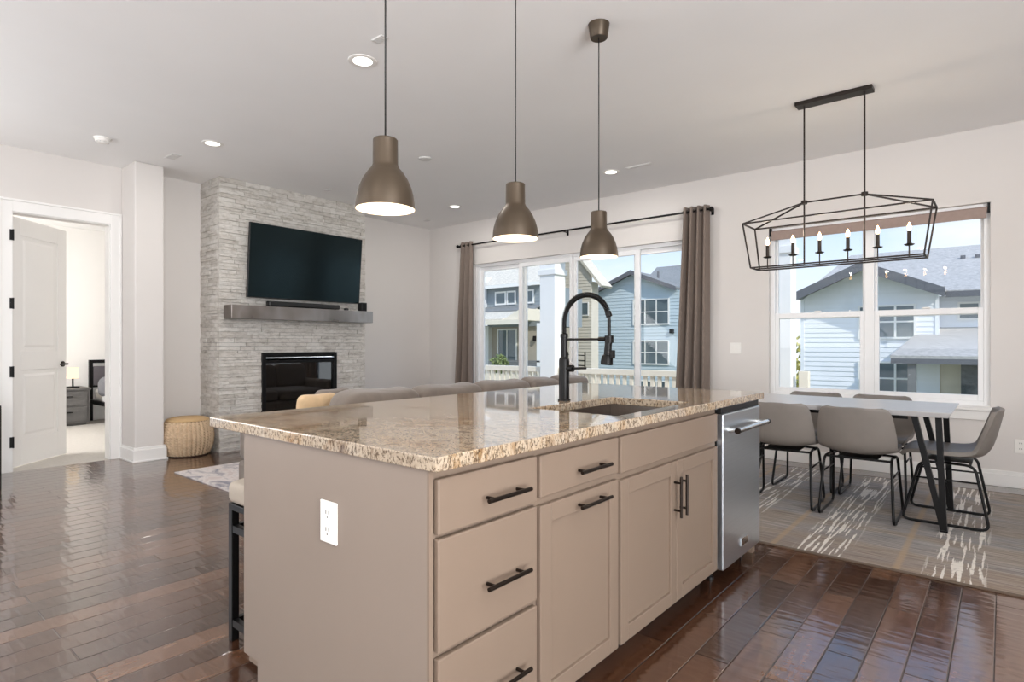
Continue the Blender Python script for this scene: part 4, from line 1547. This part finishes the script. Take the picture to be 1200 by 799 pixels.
# wall plates
sw = thing('light_switch', 'white double light switch plate between right curtain and window', 'light switch', (-2.224, NY, 1.155))
B().box(-2.282, NY - 0.007, 1.095, -2.166, NY, 1.213).build('cover_plate', M['white_plastic'], sw, bevel=0.003)
for x in (-2.247, -2.201):
    B().box(x - 0.016, NY - 0.010, 1.122, x + 0.016, NY - 0.006, 1.188).build('rocker', M['white_plastic'], sw, bevel=0.002)
wo_ = thing('power_outlet', 'white wall outlet low on the wall right of the end chair', 'outlet', (0.115, NY, 0.35))
B().box(0.075, NY - 0.007, 0.292, 0.155, NY, 0.408).build('cover_plate', M['white_plastic'], wo_, bevel=0.003)
for zc in (0.327, 0.373):
    s = B().box(0.098, NY - 0.009, zc - 0.017, 0.132, NY - 0.006, zc + 0.017).build('receptacle', M['white_plastic'], wo_, bevel=0.001)
    b = B()
    b.box(0.106, NY - 0.0097, zc - 0.002, 0.109, NY - 0.0085, zc + 0.009).box(0.121, NY - 0.0097, zc - 0.002, 0.124, NY - 0.0085, zc + 0.009)
    b.build('slots', M['slot'], s)

# ------------------------------------------------------------------ dining table
G = 0.010                             # rug surface
TX0, TX1, TY0, TY1, TZ = -1.70, -0.24, 4.53, 5.345, 0.77
dt = thing('dining_table', 'rectangular pale grey dining table with black angled legs', 'table', ((TX0 + TX1) / 2, (TY0 + TY1) / 2, G))
b = B()
b.hexa([(TX0 + 0.02, TY0 + 0.02, TZ - 0.034), (TX1 - 0.02, TY0 + 0.02, TZ - 0.034), (TX1 - 0.02, TY1 - 0.02, TZ - 0.034), (TX0 + 0.02, TY1 - 0.02, TZ - 0.034),
        (TX0, TY0, TZ), (TX1, TY0, TZ), (TX1, TY1, TZ), (TX0, TY1, TZ)])
b.build('tabletop', M['table_top'], dt, bevel=0.003)
b = B()
b.box(TX0 + 0.28, TY0 + 0.12, TZ - 0.066, TX1 - 0.24, TY0 + 0.15, TZ - 0.034).box(TX0 + 0.28, TY1 - 0.15, TZ - 0.066, TX1 - 0.24, TY1 - 0.12, TZ - 0.034)
b.box(TX0 + 0.30, TY0 + 0.15, TZ - 0.06, TX0 + 0.34, TY1 - 0.15, TZ - 0.034).box(TX1 - 0.30, TY0 + 0.15, TZ - 0.06, TX1 - 0.26, TY1 - 0.15, TZ - 0.034)
b.build('apron', M['black_metal'], dt)
for sx in (-1, 1):
    for sy in (-1, 1):
        ex = TX1 if sx > 0 else TX0
        ey = TY1 if sy > 0 else TY0
        foot = Vector((ex - sx * 0.045, ey - sy * 0.085, G + 0.001))
        b = B()
        for (dx, dy) in ((0.205, 0.11), (0.075, 0.10)):
            topp = Vector((ex - sx * dx, ey - sy * dy, TZ - 0.034))
            b.bar(foot + Vector((0, 0, 0.0)), topp, 0.042, 0.034, side=(0, 1, 0))
        # flatten the foot on the floor
        for v in b.bm.verts:
            if v.co.z < G + 0.03:
                v.co.z = G + 0.001
        b.box(foot.x - 0.02, foot.y - 0.025, G, foot.x + 0.02, foot.y + 0.025, G + 0.012)
        b.build('leg', M['black_metal'], dt)

# ------------------------------------------------------------------ dining chairs (local: front towards +y)


def make_chair(label):
    c = thing('dining_chair', label, 'chair', (0, 0, 0), 'grey dining chairs around the table')
    ctrl = [(0.262, 0.430, 0.385, 0.0), (0.235, 0.452, 0.432, 0.002), (0.15, 0.452, 0.452, 0.012), (0.03, 0.440, 0.460, 0.022), (-0.09, 0.436, 0.466, 0.034),
            (-0.165, 0.455, 0.472, 0.052), (-0.208, 0.505, 0.476, 0.062), (-0.232, 0.575, 0.470, 0.060), (-0.250, 0.65, 0.452, 0.052), (-0.264, 0.715, 0.428, 0.044), (-0.272, 0.752, 0.385, 0.038), (-0.274, 0.764, 0.330, 0.036)]
    n = len(ctrl)

    def cr(t):
        i = min(int(t), n - 2)
        f = t - i
        P = [ctrl[max(0, min(n - 1, i + k))] for k in (-1, 0, 1, 2)]
        return [0.5 * ((2 * P[1][q]) + (-P[0][q] + P[2][q]) * f + (2 * P[0][q] - 5 * P[1][q] + 4 * P[2][q] - P[3][q]) * f * f + (-P[0][q] + 3 * P[1][q] - 3 * P[2][q] + P[3][q]) * f ** 3) for q in range(4)]

    def pt(u, v):
        t = v * (n - 1)
        y, z, wd, curl = cr(t)
        y2, z2, _, _ = cr(min(t + 0.05, n - 1))
        y1, z1, _, _ = cr(max(t - 0.05, 0))
        tv_ = Vector((y2 - y1, z2 - z1))
        tv_.normalize()
        nn = Vector((-tv_.y, tv_.x))              # towards the sitter
        if nn.y < -0.2 or (abs(nn.y) <= 0.2 and nn.x < 0):
            nn = -nn
        s = 2 * u - 1
        k = curl * abs(s) ** 2.4
        return Vector((s * wd / 2, y + nn.x * k, z + nn.y * k))
    b = B()
    b.grid(pt, 17, 34)
    o = b.build('seat_shell', M['chair'], c, smooth=True)
    s = o.modifiers.new('thick', 'SOLIDIFY')
    s.thickness = 0.026
    s.offset = -1.0
    bv = o.modifiers.new('round', 'BEVEL')
    bv.width = 0.009
    bv.segments = 3
    bv.limit_method = 'ANGLE'
    bv.angle_limit = math.radians(50)

    def rounded(pts, r=0.05, k=5):
        out = []
        for i, p in enumerate(pts):
            p = Vector(p)
            if i in (0, len(pts) - 1):
                out.append(p)
                continue
            a = (Vector(pts[i - 1]) - p).normalized()
            d = (Vector(pts[i + 1]) - p).normalized()
            for j in range(k + 1):
                f = j / k
                out.append((p + a * r * (1 - f) ** 2 + d * r * f ** 2))
        return out
    for sx in (-1, 1):
        xt, xf = sx * 0.200, sx * 0.222
        pts = [(xt * 0.94, 0.02, 0.408), (xt, 0.165, 0.405), (xf, 0.265, 0.009), (xf, -0.20, 0.009), (xt, -0.125, 0.405), (xt * 0.94, 0.02, 0.408)]
        B().tube(rounded(pts), 0.009, 10).build('leg_frame', M['black_metal'], c, smooth=True)
        f = 0.27
        B().tube([(xt + (xf - xt) * f, 0.165 + 0.10 * f, 0.405 - 0.396 * f), (xt + (xf - xt) * f, -0.125 - 0.075 * f, 0.405 - 0.396 * f)], 0.006, 8).build('side_rail', M['black_metal'], c, smooth=True)
        for yy in (0.17, -0.12):
            B().box(xf - 0.011, yy - 0.02, 0.0, xf + 0.011, yy + 0.02, 0.004).build('glide', M['dark_plastic'], c)
    b = B()
    for yy in (0.15, -0.10):
        b.tube([(-0.197, yy, 0.404), (0.197, yy, 0.404)], 0.008, 8)
    b.box(-0.12, -0.11, 0.408, 0.12, 0.16, 0.414)
    b.build('seat_support', M['black_metal'], c)
    return c


# near side chairs face the window (+y), far side chairs face -y, the end chair faces -x
chair = make_chair('grey moulded dining chair on the near side of table, by right end')
chair.location = (-0.765, 4.72, G)
dup(chair, (-1.265, 4.735, G), 0.03, 'grey moulded dining chair on the near side of table, beside the dishwasher')
dup(chair, (-0.262, 4.99, G), PI / 2, 'grey moulded dining chair alone at the right end of the table')
dup(chair, (-0.765, 5.44, G), PI, 'grey moulded dining chair on the window side of table, towards its right end')
dup(chair, (-1.262, 5.44, G), PI, 'grey moulded dining chair on the window side, behind the chair by the dishwasher')

# ------------------------------------------------------------------ side table at the left edge
sd_ = thing('side_table', 'black metal framed side table at the left edge beside the doorway', 'table', (-6.72, 0.55, 0))
X0, X1, Y0, Y1 = -7.07, -6.355, 0.0, 1.025
for (x, y) in ((X0, Y0), (X1, Y0), (X0, Y1), (X1, Y1)):
    B().box(x if x == X0 else x - 0.03, y if y == Y0 else y - 0.03, 0, (x + 0.03) if x == X0 else x, (y + 0.03) if y == Y0 else y, 0.665).build('leg', M['black_metal'], sd_)
B().box(X0, Y0, 0.665, X1, Y1, 0.69).build('tabletop', M['black_metal'], sd_, bevel=0.003)
B().box(X0 + 0.002, Y0 + 0.002, 0.12, X1 - 0.002, Y1 - 0.002, 0.14).build('shelf', M['black_metal'], sd_)
vs = B().lathe([(0, 0), (0.05, 0), (0.07, 0.03), (0.072, 0.06), (0.05, 0.10), (0.045, 0.10), (0.06, 0.06), (0.04, 0.012), (0, 0.01)], (-6.42, 0.93, 0.69), 24)
tag(vs.build('bowl', M['bronze'], smooth='auto'), 'small dark bowl on the black side table at left edge', 'bowl')

# ------------------------------------------------------------------ outside: ground, deck, railing, columns
struct(B().box(-70, NY + 0.3, -3.3, 40, 90, -3.1).build('ground', M['ground']))
b = B()
for i in range(20):
    y = NY + 0.17 + i * 0.147
    b.box(-10.5, y, -0.23, -2.1, y + 0.14, -0.20)
b.box(-10.5, NY + 0.2, -0.45, -2.1, NY + 3.1, -0.232)
struct(b.build('deck_floor', M['deck']))
struct(B().box(-7.1, 9.3, 3.05, -2.3, 9.6, 3.3).build('deck_beam', M['white_ext']))


def column(x, y, w, label):
    c = thing('deck_column', label, 'column', (x, y, -0.2))
    B().box(x - w / 2, y - w / 2, -0.2, x + w / 2, y + w / 2, 3.05).build('shaft', M['white_ext'], c, bevel=0.006)
    b = B()
    k = w / 2 + 0.03
    b.box(x - k, y - k, 2.55, x + k, y + k, 2.66).box(x - k, y - k, -0.2, x + k, y + k, 0.02)
    b.build('collar', M['white_ext'], c, bevel=0.006)


column(-6.84, 9.45, 0.36, 'square white deck column seen through the patio door')
column(-2.55, 9.45, 0.30, 'square white deck column seen at the left of the dining window')


def railing(x0, x1, y, label):
    r = thing('deck_railing', label, 'railing', ((x0 + x1) / 2, y, -0.2))
    B().box(x0, y - 0.06, 0.64, x1, y + 0.06, 0.745).build('top_rail', M['cream'], r, bevel=0.006)
    B().box(x0, y - 0.03, -0.12, x1, y + 0.03, -0.05).build('bottom_rail', M['cream'], r, bevel=0.004)
    n = max(2, int((x1 - x0) / 0.135))
    first = None
    for i in range(n):
        x = x0 + (i + 0.5) * (x1 - x0) / n
        if first is None:
            first = B().box(x - 0.032, y - 0.02, -0.05, x + 0.032, y + 0.02, 0.64).build('baluster', M['cream'], r)
            fx0 = x
        else:
            o = first.copy()
            COL.objects.link(o)
            o.parent = r
            o.location = (x - fx0, 0, 0)


railing(-6.64, -2.72, 9.42, 'cream deck railing between the two white columns')
railing(-10.4, -7.04, 9.42, 'cream deck railing left of the column behind the sofa')
np_ = B().box(-2.31, 9.36, -0.2, -2.18, 9.48, 0.80)
tag(np_.build('newel_post', M['cream'], bevel=0.006), 'short cream newel post just right of the window side deck column', 'post')


# ------------------------------------------------------------------ neighbouring houses
def clap(b, x0, x1, zb, zt, y, roof=None, exp=0.19):
    """lapped boards facing -y; roof(z) gives the x limits at a height"""
    z = zb
    while z < zt - 1e-4:
        z2 = min(z + exp, zt)
        a0, a1 = x0, x1
        c0, c1 = x0, x1
        if roof:
            l, r = roof(z)
            a0, a1 = max(x0, l), min(x1, r)
            l, r = roof(z2)
            c0, c1 = max(x0, l), min(x1, r)
        if a1 - a0 > 0.02 and c1 - c0 > -0.02:
            c1 = max(c1, c0 + 0.001)
            b.hexa([(a0, y - 0.030, z), (a1, y - 0.030, z), (a1, y + 0.05, z), (a0, y + 0.05, z),
                    (c0, y - 0.006, z2), (c1, y - 0.006, z2), (c1, y + 0.05, z2), (c0, y + 0.05, z2)])
        z = z2


def gable_lim(px, pz, slope):
    return lambda z: (px - max(0, (pz - z)) / slope, px + max(0, (pz - z)) / slope)


def house_window(parent, x0, x1, z0, z1, y, cols, rows, frame=0.07):
    b = B()
    b.box(x0 - frame, y - 0.06, z0 - frame, x0, y, z1 + frame).box(x1, y - 0.06, z0 - frame, x1 + frame, y, z1 + frame)
    b.box(x0, y - 0.06, z0 - frame, x1, y, z0).box(x0, y - 0.06, z1, x1, y, z1 + frame)
    for i in range(1, cols):
        x = x0 + (x1 - x0) * i / cols
        b.box(x - 0.035, y - 0.06, z0, x + 0.035, y, z1)
    for j in range(1, rows):
        z = z0 + (z1 - z0) * j / rows
        b.box(x0, y - 0.05, z - 0.03, x1, y, z + 0.03)
    w_ = b.build('window', M['white_ext'], parent)
    B().box(x0, y - 0.03, z0, x1, y - 0.02, z1).build('pane', M['house_glass'], w_)
    return w_


# white house seen through the dining window
h1 = thing('neighbour_house', 'white clapboard gabled house with grey roof outside the dining window', 'house', (-3, 29, -3.1))
sl_ = 0.447
px, pz = -4.03, 4.12
b = B()
clap(b, -6.28, -1.78, -3.1, pz - 0.02, 26.0, gable_lim(px, pz - 0.05, sl_))
b.box(-6.28, 26.05, -3.1, -1.78, 31, 2.95)
b.box(-6.33, 25.95, -3.1, -6.2, 26.06, 3.0).box(-1.86, 25.95, -3.1, -1.75, 26.06, 2.95)
clap(b, -1.78, 5.0, 1.6, 2.95, 26.6)
b.box(-1.78, 26.65, -3.1, 5.0, 31, 2.95)
clap(b, -2.45, -1.70, -3.1, 0.75, 25.6)
b.build('wall', M['siding_white'], h1)
b = B()
for s in (-1, 1):
    ex = px + s * 2.50
    ez = pz - 2.50 * sl_ + 0.04
    # gable roof slabs running back
    n = Vector((s * sl_, 0, 1)).normalized()
    for (y0_, y1_) in ((25.10, 29.5),):
        p = [(px, y0_, pz + 0.04), (ex, y0_, ez), (ex, y1_, ez), (px, y1_, pz + 0.04)]
        q = [Vector(v) + Vector((0, 0, 0.10)) for v in p]
        b.hexa([*p, *q])
# main roof rising behind
p = [(-1.60, 25.9, 2.98), (5.5, 25.9, 2.98), (5.5, 31.5, 5.25), (-1.60, 31.5, 5.25)]
b.hexa([*p, *[Vector(v) + Vector((0, 0, 0.12)) for v in p]])
p = [(-6.35, 26.4, 3.18), (-1.60, 26.4, 3.18), (-1.60, 31.5, 5.25), (-5.5, 31.5, 5.25)]
b.hexa([*p, *[Vector(v) + Vector((0, 0, 0.12)) for v in p]])
b.build('roof', M['shingle'], h1)
b = B()
for s in (-1, 1):
    ex = px + s * 2.50
    ez = pz - 2.50 * sl_
    b.hexa([(px, 25.04, pz - 0.20), (ex, 25.04, ez - 0.18), (ex, 25.10, ez - 0.18), (px, 25.10, pz - 0.20), (px, 25.04, pz + 0.15), (ex, 25.04, ez + 0.15), (ex, 25.10, ez + 0.15), (px, 25.10, pz + 0.15)])
b.box(-1.55, 25.85, 2.86, 5.5, 25.95, 3.06)
b.build('fascia', M['fascia'], h1)
house_window(h1, -4.21, -2.50, 1.46, 2.60, 25.97, 3, 2)
house_window(h1, -4.21, -2.50, -0.66, 0.48, 25.97, 3, 2)
house_window(h1, -1.18, -0.66, 2.12, 2.64, 26.57, 1, 1)
b = B()
p = [(-3.02, 24.2, 0.70), (5.5, 24.2, 0.70), (5.5, 26.6, 1.72), (-2.25, 26.6, 1.72)]
b.hexa([*p, *[Vector(v) + Vector((0, 0, 0.10)) for v in p]])
p = [(-3.02, 24.2, 0.70), (-2.25, 26.6, 1.72), (-2.25, 26.6, 1.60), (-3.02, 26.6, 0.70)]
b.hexa([*p, *[Vector(v) + Vector((0.01, 0, 0.06)) for v in p]])
b.build('porch_roof', M['shingle'], h1)
B().box(-3.0, 24.2, 0.52, 5.5, 24.32, 0.70).build('porch_beam', M['fascia'], h1)
b = B()
b.box(-2.52, 24.3, -3.1, -2.28, 24.55, 0.54).box(2.0, 24.3, -3.1, 2.25, 24.55, 0.54)
b.build('porch_post', M['post_grey'], h1)
B().box(-1.70, 25.7, -3.1, -1.05, 25.8, 0.6).build('porch_wall', M['cream'], h1)
B().box(-1.08, 24.9, -3.1, 1.5, 25.2, 0.52).build('porch_stone', M['dark_stone'], h1)
b = B()
for x, y in ((-1.3, 29.6), (-0.85, 29.6), (-3.4, 30.6)):
    b.box(x, y, 4.2, x + 0.16, y + 0.16, 4.75)
b.build('roof_vent', M['fascia'], h1)

# blue grey house through the right half of the patio door
h2 = thing('neighbour_house', 'blue grey sided house with gridded windows beyond the patio door', 'house', (-19, 39, -3.1))
px, pz, sl_ = -19.25, 6.02, 0.40
b = B()
clap(b, -22.4, -13.5, -3.1, pz - 0.05, 36.0, lambda z: (px - max(0, pz - 0.05 - z) / sl_, 99 if z < 4.6 else px + max(0, pz - 0.05 - z) / sl_), 0.22)
b.box(-22.4, 36.05, -3.1, -13.5, 42, 4.5)
b.build('wall', M['siding_blue'], h2)
b = B()
for s in (-1, 1):
    ex = px + s * 3.2
    ez = pz - 3.2 * sl_ + 0.03
    p = [(px, 35.55, pz + 0.03), (ex, 35.55, ez), (ex, 41, ez), (px, 41, pz + 0.03)]
    b.hexa([*p, *[Vector(v) + Vector((0, 0, 0.12)) for v in p]])
p = [(-19.2, 36.2, 4.7), (-12.5, 36.2, 4.7), (-12.5, 42, 7.0), (-20.5, 42, 7.0)]
b.hexa([*p, *[Vector(v) + Vector((0, 0, 0.12)) for v in p]])
b.build('roof', M['shingle_dark'], h2)
b = B()
for s in (-1, 1):
    ex = px + s * 3.2
    ez = pz - 3.2 * sl_
    b.hexa([(px, 35.48, pz - 0.12), (ex, 35.48, ez - 0.12), (ex, 35.56, ez - 0.12), (px, 35.56, pz - 0.12), (px, 35.48, pz + 0.16), (ex, 35.48, ez + 0.16), (ex, 35.56, ez + 0.16), (px, 35.56, pz + 0.16)])
b.build('fascia', M['fascia'], h2)
for (z0_, z1_) in ((2.56, 4.12), (-0.09, 1.37), (-2.9, -1.3)):
    house_window(h2, -19.2, -16.75, z0_, z1_, 35.96, 3, 2, 0.09)
b = B()
b.tube([(-18.2, 37.5, 5.2), (-18.2, 37.5, 6.2)], 0.08, 10)
b.build('vent_pipe', M['fascia'], h2)
B().box(-16.6, 35.8, 1.9, -16.35, 36.0, 2.15).build('wall_light', M['black_metal'], h2)

# cream house between the column and the blue house
h3 = thing('neighbour_house', 'cream sided house wall with sloping roof edge beside the white column', 'house', (-22.4, 32.4, -3.1))
b = B()
pk_x, pk_z, s3 = -22.9, 8.85, 1.15
clap(b, -25.0, -20.1, -3.1, 8.6, 32.0, lambda z: (-99, pk_x + max(0, pk_z - z) / s3), 0.2)
b.box(-25.0, 32.05, -3.1, -20.15, 32.9, 5.2)
b.build('wall', M['siding_cream'], h3)
xe = -19.35
p = [(pk_x, 31.8, pk_z), (xe, 31.8, pk_z - s3 * (xe - pk_x)), (xe, 33.1, pk_z - s3 * (xe - pk_x)), (pk_x, 33.1, pk_z)]
b = B()
b.hexa([*p, *[Vector(v) + Vector((0.12, 0, 0.10)) for v in p]])
b.build('roof', M['shingle_pale'], h3)
house_window(h3, -20.82, -20.35, 3.07, 3.82, 31.96, 1, 1)
b = B()
for z in (-0.10, 0.22, 0.54):
    b.bar((-21.2, 30.9, z), (-19.9, 30.9, z - 0.06), 0.06)
for x in (-21.2, -20.55, -19.9):
    b.bar((x, 30.9, -1.7), (x, 30.9, 0.7), 0.07)
b.box(-21.3, 30.8, -1.85, -19.8, 32, -1.7)
b.build('balcony_rail', M['black_metal'], h3)

# grey house with the dormer windows and porch through the left half of the patio door
h4 = thing('neighbour_house', 'grey and cream house with three small dormer windows and covered porch', 'house', (-22, 29, -3.1))
b = B()
clap(b, -23.64, -19.52, 3.2, 4.48, 26.0)
b.box(-23.64, 26.05, 2.2, -19.52, 30, 4.48)
b.build('dormer_wall', M['siding_grey'], h4)
b = B()
b.box(-27, 25.75, 3.0, -23.64, 30, 5.2)
b.build('side_wall', M['siding_white'], h4)
b = B()
p = [(-28, 25.55, 4.56), (-19.35, 25.55, 4.50), (-19.35, 30.5, 7.6), (-28, 30.5, 7.6)]
b.hexa([*p, *[Vector(v) + Vector((0, 0, 0.12)) for v in p]])
b.build('roof', M['shingle_pale'], h4)
B().box(-23.8, 25.5, 4.44, -19.35, 25.6, 4.62).build('eave_board', M['white_ext'], h4)
for (x0_, x1_) in ((-22.86, -22.18), (-21.95, -21.45), (-20.80, -20.14)):
    house_window(h4, x0_, x1_, 3.56, 4.17, 25.97, 1, 1, 0.09)
b = B()
p = [(-24.6, 25.0, 3.02), (-19.45, 25.0, 3.02), (-19.45, 26.0, 3.34), (-24.6, 26.0, 3.34)]
b.hexa([*p, *[Vector(v) + Vector((0, 0, 0.06)) for v in p]])
b.build('upper_skirt_roof', M['shingle_dark'], h4)
b = B()
p = [(-25, 23.4, 2.45), (-20.2, 23.4, 2.45), (-19.4, 25.4, 3.05), (-25, 25.4, 3.05)]
b.hexa([*p, *[Vector(v) + Vector((0, 0, 0.08)) for v in p]])
b.build('porch_roof', M['shingle_pale'], h4)
b = B()
b.box(-25, 23.3, 2.22, -18.9, 23.42, 2.46)
b.prism([(-19.0, 23.45, 2.44), (-20.3, 23.45, 2.44), (-18.95, 23.45, 3.05)], (0, 1.8, 0))
b.build('porch_fascia', M['cream'], h4)
B().box(-25, 26.2, -3.1, -19.5, 26.4, 2.3).build('porch_wall', M['taupe_ext'], h4)
house_window(h4, -22.85, -21.55, 0.2, 2.0, 26.18, 2, 1, 0.1)
b = B()
b.box(-23.75, 25.9, -3.1, -23.45, 26.2, 2.25).box(-18.0, 23.5, -3.1, -17.75, 23.75, 2.25).box(-24.6, 23.5, -3.1, -24.35, 23.75, 2.25)
b.build('porch_post', M['white_ext'], h4)
b = B()
b.box(-25, 23.45, -3.1, -17.7, 23.65, -0.22)
b.build('porch_base', M['cream'], h4)
b = B()
b.box(-20.3, 23.5, 0.28, -17.8, 23.58, 0.36).box(-25, 23.5, 0.32, -22.3, 23.58, 0.4)
b.box(-20.3, 23.52, -0.2, -17.8, 23.56, 0.27)
for i in range(12):
    b.box(-25 + i * 0.24, 23.52, -0.22, -24.94 + i * 0.24, 23.56, 0.32)
b.build('porch_rail', M['post_grey'], h4)
b = B()
b.box(-18.55, 26.1, 1.3, -18.4, 26.2, 1.6)
b.bm.clear()
b.tube([(-20.15, 26.1, 1.35), (-20.15, 26.1, 1.65)], 0.09, 10)
b.build('wall_lantern', M['black_metal'], h4)


def leafy(name, label, c, dims, n, size, mat, stem=None):
    t_ = thing(name, label, name.replace('_', ' ').split()[-1], (c[0], c[1], -3.1 if stem else c[2] - dims[2] / 2))
    b = B()
    r = random.Random(n)
    for _ in range(n):
        d = Vector((r.gauss(0, 1), r.gauss(0, 1), r.gauss(0, 1))).normalized() * (r.random() ** 0.4)
        p = Vector(c) + Vector((d.x * dims[0] / 2, d.y * dims[1] / 2, d.z * dims[2] / 2))
        a = Vector((r.gauss(0, 1), r.gauss(0, 1), r.gauss(0, 1))).normalized()
        q = a.orthogonal().normalized()
        s = size * r.uniform(0.6, 1.3)
        v = [b.bm.verts.new(p + a * s), b.bm.verts.new(p + q * s * 0.5), b.bm.verts.new(p - a * s), b.bm.verts.new(p - q * s * 0.5)]
        b.bm.faces.new(v)
    b.build('foliage', mat, t_)
    if stem:
        B().tube([(c[0], c[1], -3.1), (c[0] + 0.05, c[1], c[2] - dims[2] * 0.1)], [stem, stem * 0.6], 10).build('trunk', M['bark'], t_, smooth=True)
    return t_


random.seed(11)
leafy('green_shrub', 'green shrub in front of the porch of the grey house', (-19.6, 22.5, 0.2), (1.2, 0.6, 1.0), 420, 0.09, M['leaf'])
leafy('garden_tree', 'yellow green tree just left of the white clapboard house', (-9.6, 36, -0.2), (2.6, 2.6, 4.4), 900, 0.16, M['leaf_y'], 0.12)
